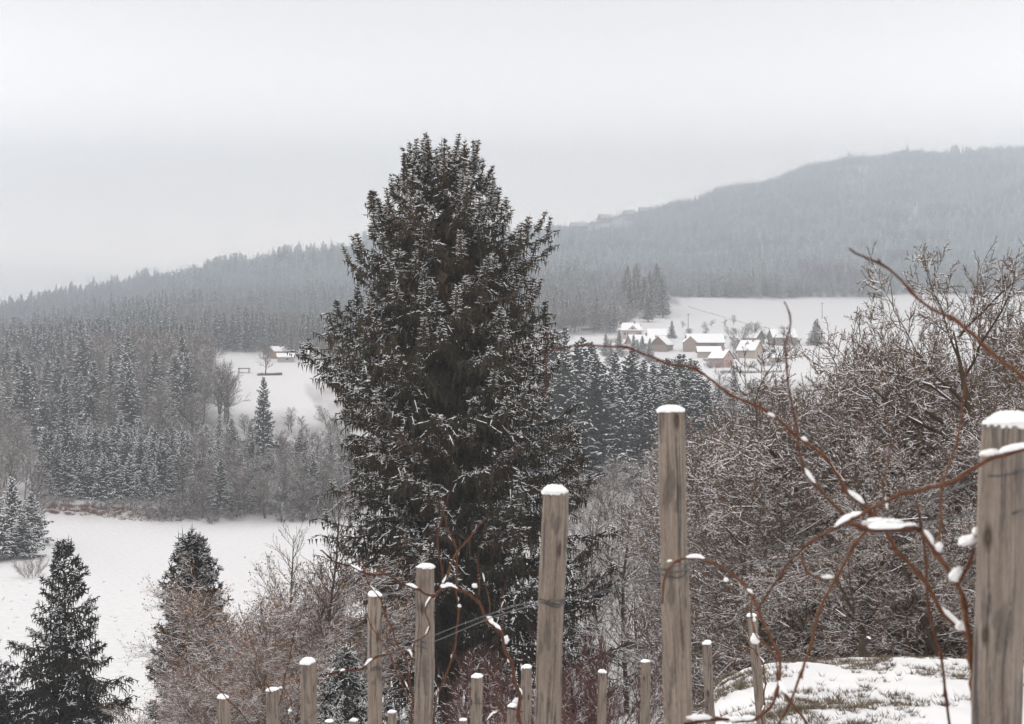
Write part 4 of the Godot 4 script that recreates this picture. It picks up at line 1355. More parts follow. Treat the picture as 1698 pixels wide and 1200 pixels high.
	# two pale trunks at the meadow's far edge
	for s in [[327, 700, 268, "tall pale-stemmed tree on the bank at the meadow's far edge"], [304, 740, 270, "slender bare tree beside the pale-stemmed one on the bank"]]:
		var g := ground(s[0], s[2])
		p = pt(s[0], s[1], s[2])
		plant("bare_tree", slim, g - Vector3(0, 0.3, 0), s[0], Vector3(1.2, (p.y - g.y) / 14.6, 1.2), s[3], "bare tree")

func right_trees() -> void:
	var dark := [Color(0.085, 0.062, 0.048), Color(0.115, 0.082, 0.061), Color(0.155, 0.107, 0.078), Color(0.105, 0.073, 0.053)]
	var kinds := []
	for k in 3:
		kinds.append(bare_tree({"seed": 601 + k, "H": 6.2, "stems": [2, 3, 1][k], "lean": [0.28, 0.42, 0.15][k], "stem": [0.75, 0.75, 0.8][k], "trunk": [0.1, 0.085, 0.12][k], "counts": [[13, 12, 10, 9], [10, 11, 10, 9], [17, 12, 10, 9]][k], "ratio": [0.55, 0.5, 0.4, 0.34], "spread": [0.8, 0.85, 0.95, 1.0], "segs": [7, 6, 5, 3, 1], "least": 0.0045, "lift": [0.02, -0.03, -0.02, 0.0, 0.0], "wander": 0.3, "snow": 0.38, "bare": 0.15, "depth": 0.003, "tints": dark}))
	kinds.append(bare_tree({"seed": 611, "H": 6.0, "stems": 6, "lean": 0.5, "stem": 0.7, "trunk": 0.06, "counts": [10, 10, 8, 8], "ratio": [0.5, 0.5, 0.4, 0.36], "spread": [0.7, 0.8, 0.95, 1.0], "segs": [6, 5, 4, 2, 1], "least": 0.006, "lift": [0.03, 0.0, 0.0, 0.0, 0.0], "wander": 0.26, "snow": 0.38, "bare": 0.12, "depth": 0.002, "tints": [Color(0.1, 0.077, 0.062), Color(0.14, 0.106, 0.086), Color(0.175, 0.133, 0.107), Color(0.13, 0.097, 0.078)]}))
	var list := [
		[1420, 545, 31, 0, 0.2, "leafless tree with a tall central stem, its top against the white meadow"],
		[1330, 660, 30, 1, 1.0, "spreading leafless tree at the near end of the snowy thicket"],
		[1265, 790, 33, 1, 2.2, "low leafless tree at the left end of the snowy thicket"],
		[1500, 560, 33, 1, 3.1, "snow-lined leafless tree right of the tall central one"],
		[1600, 475, 34, 0, 4.0, "tall leafless tree near the right-hand post, reaching above the meadow"],
		[1690, 400, 30, 2, 5.1, "leafless tree cut off by the right edge, highest of the thicket"],
		[1560, 640, 26, 1, 0.7, "arching leafless tree with snowy limbs behind the orange canes"],
		[1450, 720, 25, 0, 1.9, "leafless tree with thick bowed limbs above the stump"],
		[1380, 800, 27, 1, 5.6, "low twiggy tree behind the orange vine canes"],
		[1640, 620, 25, 1, 2.6, "leafless tree directly left of the near right-hand post"],
		[1300, 860, 37, 2, 3.7, "twiggy tree low at the back of the thicket's left end"],
		[1720, 560, 26, 0, 1.3, "leafless tree behind the near right-hand post"],
		[1470, 615, 37, 1, 4.4, "leafless tree in the second row of the thicket, behind the tall central stem"],
		[1370, 590, 38, 2, 0.9, "leafless tree at the back of the thicket, left of the tall central stem"],
		[1550, 540, 38, 0, 2.9, "leafless tree at the back of the thicket, its twigs against the dark wood"],
		[1640, 480, 39, 1, 3.3, "leafless tree at the back of the thicket by the near right-hand post"],
		[1240, 850, 42, 1, 0.1, "snow-lined small tree where the thicket thins out towards the tallest post"],
		[1330, 800, 43, 1, 4.9, "small tree behind the low twiggy one, deep in the thicket"],
		[1500, 760, 24, 1, 5.2, "bowed small tree in front of the thicket, under the crossing canes"],
		[1590, 780, 23, 1, 0.4, "bowed small tree in front of the thicket beside the right-hand canes"],
	]
	var backs := [[1255, 700, 48], [1290, 640, 44], [1345, 575, 45], [1400, 545, 42], [1445, 560, 46], [1490, 545, 43], [1535, 535, 45], [1580, 500, 42], [1625, 465, 46], [1665, 440, 43], [1705, 420, 44], [1210, 760, 50], [1325, 700, 33], [1440, 650, 34], [1520, 620, 31], [1595, 570, 30], [1665, 520, 32], [1390, 660, 33], [1230, 720, 44], [1275, 650, 40], [1315, 615, 41], [1370, 560, 47], [1420, 570, 39], [1470, 560, 40], [1515, 555, 38], [1560, 530, 40], [1605, 500, 38], [1650, 460, 40], [1695, 430, 38], [1360, 690, 29], [1480, 670, 29], [1550, 620, 31]]
	for k in backs.size():
		var s: Array = backs[k]
		list.append([s[0], s[1], s[2], 3 if k % 4 else 1, k * 1.9, "twiggy tree in the thicket's %s row, %s" % ["last" if s[2] > 40 else "second", "at its thin left end" if s[0] < 1240 else "left of the vertical vine shoot" if s[0] < 1280 else "under the vertical vine shoot" if s[0] < 1320 else "left of the tall central stem" if s[0] < 1375 else "just left of the central stem" if s[0] < 1410 else "right behind the central stem" if s[0] < 1460 else "below the long cane's tip" if s[0] < 1500 else "below the long slanting cane" if s[0] < 1560 else "near the right-hand post" if s[0] < 1610 else "next to the right-hand post" if s[0] < 1650 else "behind the right-hand post"]])
	for s in list:
		var g := ground(s[0], s[2])
		var p := pt(s[0], s[1], s[2])
		var k := (p.y - g.y) / (4.9 if s[3] == 3 else 5.6)
		plant("bare_tree", kinds[s[3]], g - Vector3(0, 0.1, 0), s[4], Vector3(minf(k, 1.35), k, minf(k, 1.35)), s[5], "bare tree", "snow-lined bare trees of the orchard edge")
	# an old stump at the edge of the slope
	var mb := MB.new()
	var at := ground(1432, 21.3)
	mb.tube(PackedVector3Array([Vector3(0, -0.2, 0), Vector3(0.01, 0.06, 0), Vector3(-0.04, 0.18, 0.02), Vector3(0.05, 0.3, 0)]), PackedFloat32Array([0.13, 0.085, 0.055, 0.06]), 9, Color(0.06, 0.048, 0.04), false, true)
	var o := base("tree_stump", at)
	part("trunk", mb.mesh(M.branch), o)
	var tw := MB.new()
	for k in 7:
		var a := k * 0.9
		tw.spike(Vector3(0, 0.3, 0), Vector3(cos(a) * 0.3, 0.5 + 0.1 * sin(k * 2.0), sin(a) * 0.4), 0.012, Color(0.07, 0.055, 0.045))
	part("shoot", tw.mesh(M.branch), o)
	var cap := part("snow_cap", snow_cap_mesh(3, 0.1, 0.03), o)
	cap.position = Vector3(0.05, 0.3, 0)
	tag(o, "dark broken tree stump on the snowy slope below the thicket", "stump")

func vineyard() -> void:
	# [x, y of the top, distance, x where it meets the picture's foot, turn, label]
	var posts := [
		[1671, 704, 2.45, 1654, -0.72, "nearest wooden vineyard post at the right edge, widest of all, with thick snow on top"],
		[1112, 680, 3.7, 1126, -0.42, "tallest wooden post right of the middle, its top against the conifer grove"],
		[920, 816, 4.0, 909, -0.36, "thick wooden post in front of the right flank of the great spruce"],
		[706, 940, 5.8, 700, -0.4, "wooden post in front of the great spruce, crossed near its top by an orange cane"],
		[622, 986, 7.1, 623, 0.3, "wooden post directly left of the one crossed by the orange cane"],
		[510, 1098, 6.9, 512, -0.35, "wooden post left of the young snowy spruce, third from the left"],
		[452, 1143, 8.0, 454, -0.3, "second wooden post from the left, shorter than its right neighbour"],
		[370, 1156, 9.6, 371, -0.4, "leftmost small wooden post, in front of the brown beech bushes"],
		[791, 1121, 8.8, 790, -0.35, "small post before the spruce trunk, between two thick posts"],
		[873, 1106, 9.6, 872, -0.3, "dark small post half hidden beside the thick post, with a snowy cane"],
		[999, 1114, 12.0, 997, -0.4, "slender small post between the two thickest middle posts, to the left"],
		[1070, 1096, 10.8, 1070, -0.35, "slender small post close to the left of the tallest post"],
		[1172, 1066, 10.6, 1178, -0.3, "small post at the edge of the snowy slope, right of the tallest post"],
		[1246, 1020, 10.2, 1262, -0.3, "leaning post on the snowy slope with snow clinging to its side"],
		[650, 1180, 12.2, 650, -0.3, "tiny post top between two larger posts at the foot of the spruce"],
		[849, 1170, 11.5, 848, -0.35, "short post top beside the snowy cane, left of the thick post"],
		[546, 1195, 12.5, 546, -0.3, "barely visible snowy post top right of the third post"],
		[587, 1194, 12.8, 587, -0.3, "barely visible snowy post top left of the post with the orange cane's neighbour"],
		[768, 1193, 13.0, 768, -0.3, "barely visible snowy post top left of the small post before the spruce trunk"],
	]
	for k in posts.size():
		var s: Array = posts[k]
		post(s[0], s[1], s[2], s[3], s[4], s[5], k + 1, 0.066 if k == 0 else 0.062)
	wire([[1680, 775, 2.45], [1500, 840, 2.9], [1340, 893, 3.3], [1112, 940, 3.66], [985, 985, 3.85], [912, 995, 3.96], [835, 1010, 4.6], [700, 1062, 5.75], [622, 1105, 7.05], [511, 1190, 6.85]], 0.0016, "upper grey wire sagging from stake to stake along the front row")
	wire([[1660, 842, 2.43], [1480, 880, 2.9], [1330, 925, 3.3], [1114, 948, 3.65], [1000, 983, 3.85], [912, 998, 3.95], [820, 1022, 4.6], [700, 1070, 5.74], [600, 1090, 6.6]], 0.0016, "lower grey wire running close beside the upper one along the front row")
	wire([[872, 1158, 9.55], [820, 1162, 9.2], [790, 1166, 8.75], [740, 1166, 9.5], [650, 1195, 12.1]], 0.0016, "grey wire low between the small posts before the spruce")

	var v := base("grapevine", pt(1620, 1200, 2.6) - Vector3(0, 0.6, 0))
	tag(v, "orange-brown grapevine with long arching snowy canes in front of the right-hand thicket", "grapevine")
	cane(v, [[1612, 1230], [1615, 1100], [1600, 1054], [1575, 1025], [1538, 975], [1509, 937], [1467, 879], [1438, 846], [1413, 819], [1375, 771], [1334, 731], [1284, 692], [1240, 667], [1200, 643], [1140, 610], [1060, 585], [985, 570], [945, 575], [912, 588], [904, 625], [901, 665]], 2.55, 2.75, 0.0062, 0.0019, 711, 0.3)
	cane(v, [[1430, 879], [1396, 854], [1359, 812], [1334, 775], [1321, 725], [1315, 690], [1309, 650], [1307, 610], [1303, 570], [1308, 535], [1300, 500]], 2.6, 2.7, 0.0046, 0.0018, 712, 0.12)
	cane(v, [[1436, 880], [1384, 958], [1359, 1017], [1342, 1071], [1330, 1117], [1305, 1171], [1285, 1220]], 2.6, 2.75, 0.0042, 0.003, 713, 0.15)
	cane(v, [[1720, 742], [1638, 764], [1567, 800], [1513, 817], [1467, 833], [1405, 860], [1355, 896], [1309, 929], [1280, 971], [1258, 1010]], 2.33, 2.6, 0.0054, 0.0025, 714, 0.4)
	cane(v, [[1400, 864], [1438, 873], [1471, 876], [1527, 878]], 2.58, 2.5, 0.0055, 0.006, 715, 0.5)
	cane(v, [[1527, 878], [1555, 917], [1586, 967], [1598, 1017], [1613, 1090], [1618, 1230]], 2.5, 2.5, 0.0058, 0.0066, 716, 0.3)
	cane(v, [[1586, 967], [1600, 942], [1615, 908]], 2.5, 2.46, 0.0048, 0.0034, 717, 0.0)
	cane(v, [[1519, 829], [1528, 867], [1534, 933], [1538, 992], [1550, 1054], [1563, 1108], [1571, 1171], [1575, 1225]], 2.62, 2.66, 0.003, 0.0036, 718, 0.08)
	cane(v, [[1555, 905], [1557, 867], [1563, 808], [1575, 767], [1592, 700], [1600, 650], [1601, 600]], 2.55, 2.7, 0.0034, 0.002, 719, 0.1)
	cane(v, [[1330, 917], [1338, 946], [1371, 962], [1386, 956]], 2.6, 2.6, 0.003, 0.0025, 720, 0.4)
	cane(v, [[1470, 845], [1462, 800], [1472, 770], [1478, 730]], 2.66, 2.7, 0.0026, 0.0015, 721, 0.1)
	for s in [[1452, 866, 2.57, 0.034, 0.012, 0.1], [1480, 868, 2.55, 0.03, 0.013, 0.0], [1508, 872, 2.52, 0.022, 0.009, 0.0], [1405, 858, 2.57, 0.016, 0.008, 0.3], [1605, 898, 2.47, 0.026, 0.018, 0.3], [1618, 882, 2.46, 0.01, 0.014, 0.0], [1582, 955, 2.49, 0.014, 0.026, -0.5], [1553, 910, 2.5, 0.011, 0.02, -0.6], [1373, 957, 2.6, 0.016, 0.007, 0.0], [1333, 728, 2.62, 0.009, 0.006, -0.5], [1278, 688, 2.64, 0.011, 0.006, -0.4], [1590, 1040, 2.53, 0.01, 0.016, -0.4], [1640, 752, 2.35, 0.026, 0.01, 0.15], [1135, 607, 2.7, 0.009, 0.004, -0.3]]:
		snow_lump(v, s[0], s[1], s[2], s[3], s[4], int(s[0]), s[5])

	var top := base("grapevine", pt(1760, 1000, 2.2))
	tag(top, "grapevine cane slanting in from the upper right with a dark budded tip", "grapevine")
	cane(top, [[1790, 800], [1745, 690], [1698, 632], [1660, 597], [1605, 548], [1545, 512], [1495, 464], [1436, 428], [1408, 412]], 2.2, 2.3, 0.0058, 0.0024, 731, 0.06)

	var low := base("grapevine", pt(1292, 1200, 3.3) - Vector3(0, 0.4, 0))
	tag(low, "small grapevine curling from the tallest post down towards the leaning post", "grapevine")
	cane(low, [[1098, 1000], [1100, 962], [1118, 935], [1146, 925], [1184, 931], [1221, 958], [1246, 988], [1263, 1021], [1280, 1063], [1292, 1096], [1291, 1140], [1278, 1172], [1242, 1192], [1180, 1194], [1135, 1200]], 3.55, 3.1, 0.0035, 0.0055, 741, 0.2)
	cane(low, [[1291, 1130], [1309, 1158], [1334, 1195], [1340, 1225]], 3.2, 3.1, 0.004, 0.004, 742, 0.1)
	cane(low, [[1246, 988], [1252, 1050], [1285, 1090], [1290, 1130]], 3.3, 3.25, 0.003, 0.0025, 743, 0.2)
	for s in [[1204, 962, 3.4, 0.009, 0.01, 0.0], [1160, 1190, 3.1, 0.04, 0.011, 0.0], [1215, 1193, 3.15, 0.036, 0.011, 0.05], [1243, 980, 3.3, 0.011, 0.007, -0.6], [1110, 930, 3.56, 0.01, 0.005, 0.2]]:
		snow_lump(low, s[0], s[1], s[2], s[3], s[4], int(s[0]), s[5])

	var mid := base("grapevine", pt(865, 1250, 6.0))
	tag(mid, "orange grapevine with forked snowy canes in front of the great spruce", "grapevine")
	cane(mid, [[866, 1230], [858, 1140], [846, 1100], [833, 1058], [808, 1025], [788, 995], [775, 980], [758, 978], [733, 975], [716, 986], [696, 981], [662, 962], [617, 950], [575, 938], [531, 912]], 5.7, 5.4, 0.0105, 0.0036, 751, 0.6)
	cane(mid, [[735, 968], [745, 942], [760, 915], [773, 896], [796, 871], [812, 857]], 5.55, 5.6, 0.0055, 0.0024, 752, 0.35)
	cane(mid, [[760, 915], [744, 883], [738, 854], [723, 822]], 5.58, 5.6, 0.0042, 0.0022, 753, 0.15)
	cane(mid, [[735, 967], [729, 921], [727, 884], [735, 846], [745, 825], [752, 806]], 5.55, 5.6, 0.005, 0.002, 754, 0.15)
	cane(mid, [[759, 913], [758, 950], [756, 979], [762, 1008], [756, 1046], [754, 1079], [738, 1121], [721, 1171], [716, 1220]], 5.58, 5.7, 0.004, 0.0046, 755, 0.2)
	cane(mid, [[794, 988], [794, 950], [792, 917]], 5.6, 5.65, 0.0034, 0.002, 756, 0.2)
	cane(mid, [[833, 1055], [833, 1028], [831, 992], [842, 958]], 5.7, 5.75, 0.0034, 0.002, 757, 0.2)
	cane(mid, [[812, 1018], [810, 992], [800, 946]], 5.65, 5.7, 0.003, 0.0018, 758, 0.1)
	cane(mid, [[717, 988], [706, 1013], [712, 1038], [702, 1056], [688, 1067], [683, 1100], [677, 1129]], 5.56, 5.65, 0.0042, 0.003, 759, 0.65)
	cane(mid, [[866, 1180], [840, 1175], [815, 1185], [800, 1210]], 5.7, 5.7, 0.004, 0.003, 760, 0.3)
	for s in [[735, 972, 5.55, 0.018, 0.014, 0.0], [811, 1028, 5.64, 0.026, 0.022, -0.4], [837, 1062, 5.68, 0.022, 0.03, -0.5], [787, 972, 5.6, 0.016, 0.018, 0.0], [857, 1163, 5.7, 0.026, 0.022, 0.0], [844, 1095, 5.7, 0.01, 0.024, 0.0], [762, 1005, 5.6, 0.01, 0.012, 0.0]]:
		snow_lump(mid, s[0], s[1], s[2], s[3], s[4], int(s[0]), s[5])

	var left := base("grapevine", pt(682, 1230, 6.6))
	tag(left, "orange grapevine rising between two posts left of the forked one", "grapevine")
	cane(left, [[683, 1230], [683, 1163], [679, 1121], [667, 1079], [656, 1063], [646, 1033], [633, 1000], [615, 971], [600, 942], [583, 917]], 6.5, 6.3, 0.0062, 0.0024, 771, 0.3)
	cane(left, [[683, 1092], [667, 1077], [637, 1085], [608, 1100], [587, 1113], [554, 1113], [530, 1120]], 6.4, 6.3, 0.0075, 0.0042, 772, 0.85)
	cane(left, [[679, 1165], [660, 1120], [645, 1080], [642, 1040]], 6.5, 6.5, 0.004, 0.002, 773, 0.1)
	cane(left, [[675, 1140], [650, 1090], [618, 1040], [600, 990]], 6.6, 6.6, 0.004, 0.002, 774, 0.15)

	var edge := base("grapevine", pt(470, 1240, 7.2))
	tag(edge, "thin red grapevine shoots around the two leftmost posts", "grapevine")
	cane(edge, [[440, 1230], [400, 1183], [367, 1147], [333, 1117], [290, 1077]], 7.4, 7.6, 0.0046, 0.002, 781, 0.15)
	cane(edge, [[450, 1150], [430, 1107], [420, 1070], [405, 1030], [396, 1000]], 7.3, 7.5, 0.004, 0.002, 782, 0.1)
	cane(edge, [[462, 1170], [473, 1125], [480, 1090], [492, 1040], [508, 1000]], 7.2, 7.3, 0.004, 0.002, 783, 0.12)
	cane(edge, [[495, 1230], [505, 1180], [525, 1145], [545, 1120], [560, 1100]], 7.0, 7.0, 0.004, 0.002, 784, 0.4)
	cane(edge, [[470, 1230], [480, 1185], [482, 1160], [468, 1135]], 7.3, 7.3, 0.004, 0.002, 785, 0.7)
	for s in [[481, 1178, 7.3, 0.014, 0.014, 0.0], [466, 1140, 7.3, 0.018, 0.01, 0.0]]:
		snow_lump(edge, s[0], s[1], s[2], s[3], s[4], int(s[0]), s[5])

	# dry clumps that cling to the leaning post
	var cling := base("grapevine", pt(1250, 1085, 10.1))
	tag(cling, "withered vine shoot tied to the leaning post, holding clumps of snow", "grapevine")
	cane(cling, [[1262, 1210], [1268, 1120], [1252, 1078], [1228, 1080], [1215, 1110]], 10.0, 10.0, 0.009, 0.004, 791, 0.4)
	snow_lump(cling, 1252, 1062, 10.05, 0.045, 0.075, 31)
	snow_lump(cling, 1250, 1028, 10.05, 0.02, 0.03, 32)

func undergrowth() -> void:
	var tuft := MB.new()
	rng.seed = 801
	for k in 9:
		var a := wide(0, TAU)
		var o := Vector3(cos(a), 0, sin(a)) * wide(0.0, 0.05)
		var tip := o + Vector3(cos(a) * wide(0.02, 0.13), wide(0.05, 0.13), sin(a) * wide(0.02, 0.13))
		tuft.spike(o - UP * 0.02, tip, 0.0045, [Color(0.16, 0.125, 0.09), Color(0.09, 0.078, 0.058), Color(0.2, 0.158, 0.112)][k % 3])
	var places: Array[Transform3D] = []
	var tints := PackedColorArray()
	rng.seed = 802
	while places.size() < 8000:
		var d := wide(8.0, 25.0)
		var px := wide(900, 1760)
		var g := ground(px, d)
		var thin := fine.get_noise_2d(g.x * 10.0, g.z * 10.0) * 0.9 + fine.get_noise_2d(g.x * 55.0, g.z * 55.0) * 0.8
		if rng.randf() > smoothstep(0.0, 0.6, thin):
			continue
		places.append(Transform3D(Basis(UP, wide(0, TAU)).scaled(Vector3.ONE * wide(0.25, 0.75)), g))
		var k := wide(0.6, 1.3)
		tints.append(Color(k, k, k))
	var o := scatter("grass", tuft.mesh(M.branch), places, tints)
	tag(o, "dry grass poking through the snow on the near slope", "grass", "", "stuff")
	# weeds showing through the meadow snow
	places = []
	tints = PackedColorArray()
	while places.size() < 130:
		var px := wide(-60, 260)
		var d := wide(135, 200)
		if fine.get_noise_2d(px * 1.1, d * 2.4) < 0.12:
			continue
		places.append(Transform3D(Basis(UP, wide(0, TAU)).scaled(Vector3.ONE * wide(1.2, 3.2)), ground(px, d)))
		tints.append(Color.WHITE * wide(0.8, 1.4))
	o = scatter("weeds", tuft.mesh(M.branch), places, tints)
	tag(o, "dry weeds showing through the snow of the valley meadow", "weeds", "", "stuff")
	var ruts := MB.new()
	for lane in 4:
		var z0: float = [146.0, 148.2, 160.0, 162.0][lane]
		for k in 120:
			var x := -75.0 + k * 0.55
			var z := -(z0 + sin(x * 0.05) * 2.5)
			var zz := -(z0 + sin((x + 0.55) * 0.05) * 2.5)
			ruts.ridge(Vector3(x, land(x, z), z), Vector3(x + 0.55, land(x + 0.55, zz), zz), 0.22, 0.07, Color(0.62, 0.62, 0.63), 1.0)
	struct("wheel_track", ruts.mesh(M.snow_twig), "faint wheel tracks crossing the snowy valley meadow")
	# reeds on the brown bank at the far edge of the meadow
	places = []
	tints = PackedColorArray()
	while places.size() < 700:
		var px := wide(72, 265) if rng.randf() < 0.85 else wide(265, 330)
		var d := wide(262, 269)
		var g := ground(px, d)
		if noise.get_noise_2d(px * 12.0, d * 40.0) < 0.08:
			continue
		places.append(Transform3D(Basis(UP, wide(0, TAU)).scaled(Vector3(7, wide(2.5, 5.5), 7)), g))
		var k := wide(0.7, 1.2)
		tints.append(Color(k * 1.2, k * 0.72, k * 0.75))
	o = scatter("reeds", tuft.mesh(M.branch), places, tints)
	tag(o, "reddish brown withered reeds along the bank of the meadow stream", "reeds", "", "stuff")

func village() -> void:
	var pink := Color(0.55, 0.4, 0.36)
	var brown := Color(0.22, 0.175, 0.15)
	var cream := Color(0.55, 0.48, 0.38)
	var g := ground_at(1045, 561, 480, 640)
	var o := house("house", g, 0.12, 9.5, 8, 3.6, 3.0, Color(0.5, 0.41, 0.37), pink, "pale pink house with a small central gable, highest on the left of the village", "house", 1.6)
	part("dormer", gabled(2.6, 4.0, 4.0, 1.6, Color(0.5, 0.41, 0.37), M.painted), o)
	var dm: MeshInstance3D = o.get_node("dormer")
	dm.rotation.y = PI / 2
	dm.position = Vector3(0.2, 0.0, 2.9)
	part("dormer_roof", slopes(2.6, 4.0, 4.0, 1.6, 0.3, 0.35, 0.05, Color(0.84, 0.85, 0.87), M.snow_twig), dm)
	for x in [-3.4, -1.9, 2.2, 3.6]:
		window(o, Vector3(x, 1.9, 4.0), 0.9, 1.2, 0)
	window(o, Vector3(0.2, 4.1, 4.25), 0.9, 1.1, 0)
	g = ground_at(1089, 565, 480, 640)
	o = house("barn", g, -0.05, 8.0, 7, 2.4, 2.6, cream * 0.8, brown, "low barn with a broad white roof right of the pale pink house", "barn", 0.0, false)
	part("door", block(Vector3(2.2, 2.0, 0.12), Vector3(-1.5, 1.0, 3.54), brown, M.painted), o)
	g = ground_at(1063, 580, 440, 560)
	o = house("house", g, 0.3, 11, 8, 2.6, 3.2, Color(0.45, 0.4, 0.36), brown, "snow-roofed house below the pale pink one, half hidden by conifers", "house")
	for x in [-3.0, 0.0, 3.0]:
		window(o, Vector3(x, 1.4, 4.0), 1.0, 1.1, 0)
	g = ground_at(1097, 582, 440, 560)
	o = house("house", g, 1.1, 8, 7, 2.6, 3.2, brown * 1.3, Color(0.2, 0.12, 0.09), "brown-gabled little house between the half-hidden one and the long barn", "house", 0.0, false)
	window(o, Vector3(4.05, 2.6, 0), 0.9, 1.0, PI / 2)
	g = ground_at(1168, 580, 440, 580)
	o = house("barn", g, 0.05, 15, 9, 3.0, 3.3, brown * 1.2, brown, "long dark barn with a wide white roof in the middle of the village", "barn", 0.0, false)
	part("door", block(Vector3(3.0, 2.6, 0.12), Vector3(3, 1.3, 4.56), brown * 0.6, M.painted), o)
	part("annex_wall", gabled(4.0, 5.0, 3.0, 2.2, brown * 1.4, M.painted), o).transform = Transform3D(Basis(UP, PI / 2), Vector3(-7.0, 0.2, 3.5))
	part("annex_roof", slopes(4.0, 5.0, 3.0, 2.2, 0.3, 0.4, 0.1, Color(0.84, 0.85, 0.87), M.snow_twig), o).transform = Transform3D(Basis(UP, PI / 2), Vector3(-7.0, 0.2, 3.5))
	g = ground_at(1175, 592, 430, 520)
	o = house("barn", g, -0.05, 9, 6, 2.0, 1.8, cream * 0.75, cream * 0.6, "smaller low barn just below the long dark one", "barn", 0.0, false)
	part("door", block(Vector3(2.0, 1.7, 0.12), Vector3(1.5, 0.9, 3.04), brown, M.painted), o)
	g = ground_at(1196, 608, 410, 480)
	o = house("house", g, -0.95, 7.5, 5.2, 3.4, 2.6, Color(0.5, 0.31, 0.28), Color(0.5, 0.31, 0.28), "bright pink house with a steep gable, lowest of the village", "house")
	for z in [-1.2, 1.2]:
		window(o, Vector3(3.75, 2.0, z), 0.7, 1.0, PI / 2)
	window(o, Vector3(3.75, 4.2, 0), 0.7, 0.9, PI / 2)
	window(o, Vector3(-1.5, 2.0, 2.6), 0.7, 1.0, 0)
	part("porch_roof", block(Vector3(2.2, 0.25, 3.0), Vector3(4.9, 1.4, -1.0), brown, M.painted), o)
	g = ground_at(1250, 570, 470, 580)
	o = house("house", g, -0.8, 7, 6, 2.6, 3.0, brown * 1.5, brown, "dark-gabled chalet at the foot of the white meadow, right of the garden trees", "house")
	window(o, Vector3(3.55, 2.0, 0), 1.0, 1.1, PI / 2)
	g = ground_at(1244, 593, 430, 520)
	o = house("house", g, -0.7, 8, 6.5, 3.0, 3.4, Color(0.45, 0.39, 0.32), Color(0.4, 0.32, 0.25), "cream house with a tan gable below the dark-gabled chalet", "house")
	for z in [-1.5, 1.5]:
		window(o, Vector3(4.05, 1.9, z), 0.8, 1.1, PI / 2)
	window(o, Vector3(4.05, 4.2, 0), 0.8, 1.0, PI / 2)
	g = ground_at(1297, 572, 470, 580)
	o = house("house", g, 0.12, 10.5, 7.5, 3.2, 3.2, Color(0.25, 0.2, 0.19), brown, "long grey-walled house at the right end of the village", "house")
	for x in [-3.0, 0.0, 3.0]:
		window(o, Vector3(x, 1.8, 3.75), 0.9, 1.1, 0)
	g = ground_at(1288, 600, 430, 520)
	o = house("shed", g, 0.2, 5, 4, 1.6, 1.4, brown * 1.6, brown, "small snowy shed below the right end of the village", "shed", 0.0, false)
	part("door", block(Vector3(1.0, 1.5, 0.1), Vector3(0, 0.75, 2.03), brown * 0.7, M.painted), o)
	# farm in the left clearing
	g = ground_at(460, 594, 440, 520)
	o = house("house", g, 0.7, 6.0, 5.0, 2.8, 1.6, Color(0.42, 0.26, 0.17), Color(0.42, 0.26, 0.17), "orange-walled farmhouse with a white roof in the left clearing", "house")
	window(o, Vector3(-3.05, 1.8, 0), 0.9, 1.0, -PI / 2)
	for x in [-1.2, 1.2]:
		window(o, Vector3(x, 1.6, 2.5), 0.8, 1.0, 0)
	g = ground_at(474, 600, 430, 500)
	o = house("house", g, 0.2, 6.5, 4.5, 1.9, 1.2, Color(0.5, 0.47, 0.44), brown, "low white-roofed wing beside the orange-walled farmhouse", "house", 0.0, false)
	window(o, Vector3(0.5, 1.1, 2.25), 0.9, 0.8, 0)
	g = ground_at(507, 596, 440, 520)
	o = house("shed", g, 0.3, 4.5, 4, 2.2, 1.6, Color(0.4, 0.36, 0.33), brown, "small grey shed among trees right of the farmhouse", "shed", 0.0, false)
	window(o, Vector3(0.5, 1.2, 2.0), 0.8, 0.8, 0)
	g = ground_at(405, 618, 400, 480)
	o = base("field_shelter", g)
	part("roof", block(Vector3(3.6, 0.3, 2.4), Vector3(0, 1.3, 0), Color(0.16, 0.12, 0.1), M.painted), o)
	part("roof_snow", block(Vector3(3.5, 0.22, 2.3), Vector3(0, 1.57, 0), Color(0.84, 0.85, 0.87), M.snow_twig), o)
	for x in [-1.6, 1.6]:
		for z in [-1.0, 1.0]:
			part("leg", block(Vector3(0.16, 1.6, 0.16), Vector3(x, 0.4, z), Color(0.16, 0.12, 0.1), M.painted), o)
	tag(o, "flat-roofed open field shelter left of the farmhouse tree", "shelter")
	# long low woodpile left of the pink house
	g = ground_at(976, 549, 560, 640)
	o = base("woodpile", g)
	part("logs", block(Vector3(6, 1.1, 1.6), Vector3(0, 0.5, 0), Color(0.2, 0.14, 0.1), M.painted), o)
	part("snow_cover", block(Vector3(6.1, 0.25, 1.7), Vector3(0, 1.18, 0), Color(0.84, 0.85, 0.87), M.snow_twig), o)
	tag(o, "long low woodpile on the snow at the wood's edge", "woodpile")
	# farms up on the misty ridges
	var far := [[960, 1420, 0.1, 18, "pale long farmhouse on the misty ridge"], [1003, 1480, 0.4, 13, "pale farmhouse on the misty ridge near the dark conifer"], [1070, 1500, -0.2, 14, "pale farmhouse at the right end of the misty ridge clearing"], [1042, 1450, 0.2, 9, "small hut between the farmhouses on the misty ridge"]]
	for s in far:
		g = ground(s[0], s[1])
		o = house("farmhouse", g, s[2], s[3], 9, 4.5, 4, Color(0.5, 0.47, 0.44), brown, s[4], "farmhouse", 0.0, false)
		for x in [-0.25, 0.25]:
			window(o, Vector3(s[3] * x, 2.4, 4.5), 1.4, 1.6, 0)
	g = ground(3, 885)
	o = house("farmhouse", g, 0.2, 9, 8, 3.5, 4, Color(0.5, 0.47, 0.44), brown, "white-roofed farmhouse at the left edge on the hill's skyline", "farmhouse", 0.0, false)
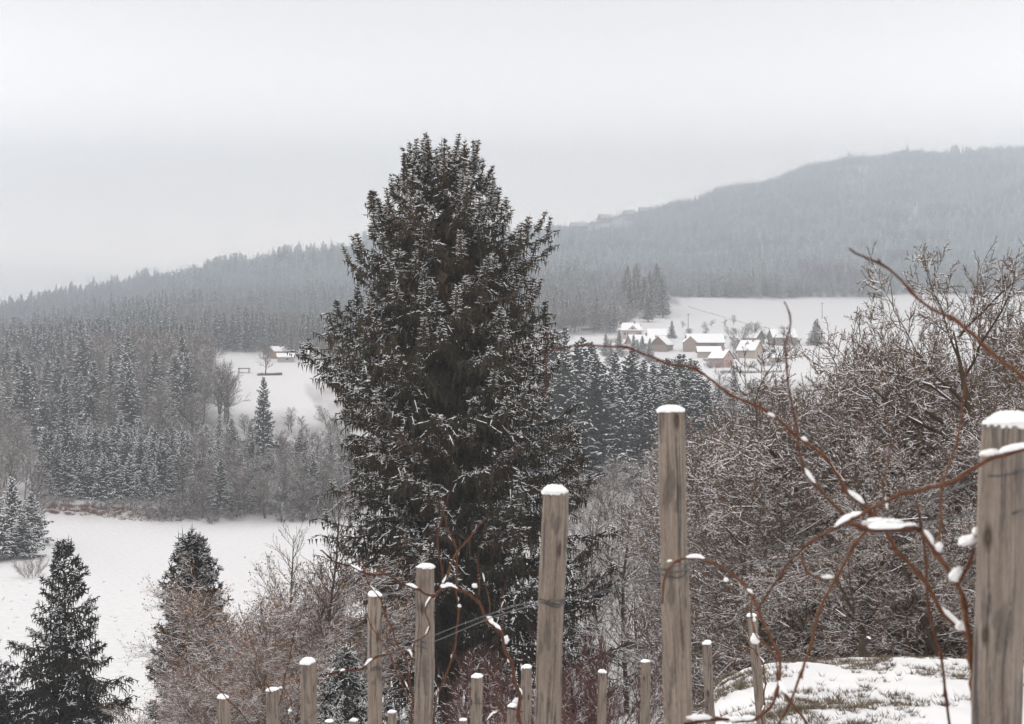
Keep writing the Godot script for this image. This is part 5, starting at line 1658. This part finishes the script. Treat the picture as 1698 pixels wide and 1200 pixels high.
	window(o, Vector3(0, 2.0, 4.0), 1.2, 1.3, 0)
	# poles and a fence line on the meadow
	for s in [[1141, 600, "thin wooden power pole on the orchard slope"], [1363, 660, "thin wooden power pole on the white meadow"]]:
		g = ground(s[0], s[1])
		o = base("power_pole", g)
		var mb := MB.new()
		mb.tube(PackedVector3Array([Vector3(0, -0.5, 0), Vector3(0, 7.5, 0)]), PackedFloat32Array([0.16, 0.11]), 6, Color(0.12, 0.1, 0.09))
		part("pole", mb.mesh(M.painted), o)
		part("crossarm", block(Vector3(1.4, 0.14, 0.14), Vector3(0, 7.0, 0.12), Color(0.12, 0.1, 0.09), M.painted), o)
		tag(o, s[2], "power pole")
	var hedge := MB.new()
	rng.seed = 851
	var a0 := ground_at(1140, 509, 600, 780)
	var a1 := ground_at(1283, 549, 560, 700)
	for k in 420:
		var f := rng.randf()
		var x := lerpf(a0.x, a1.x, f)
		var z := lerpf(a0.z, a1.z, f) + wide(-0.4, 0.4)
		var q := Vector3(x, land(x, z), z)
		hedge.spike(q, q + Vector3(wide(-0.4, 0.4), wide(0.2, 0.7), wide(-0.3, 0.3)), 0.05, Color(0.14, 0.12, 0.11))
	o = part("hedge", hedge.mesh(M.branch), self)
	tag(o, "thin dark hedge line crossing the white meadow above the village", "hedge")
	var yard := MB.new()
	for k in 700:
		var q := ground(wide(1195, 1300), 0.0 + wide(436, 441))
		yard.spike(q, q + Vector3(wide(-0.4, 0.4), wide(0.3, 1.0), wide(-0.4, 0.4)), 0.06, Color(0.13, 0.11, 0.1))
	o = part("hedge", yard.mesh(M.branch), self)
	o.name = "hedge_001"
	tag(o, "clipped dark hedge in front of the lowest village houses", "hedge")
	var clear := MB.new()
	for k in 600:
		var q := ground(wide(427, 468), 0.0 + wide(444, 448))
		clear.spike(q, q + Vector3(wide(-0.4, 0.4), wide(0.3, 0.9), wide(-0.4, 0.4)), 0.06, Color(0.1, 0.09, 0.08))
	o = part("hedge", clear.mesh(M.branch), self)
	o.name = "hedge_002"
	tag(o, "dark hedge bordering the farmhouse garden in the left clearing", "hedge")
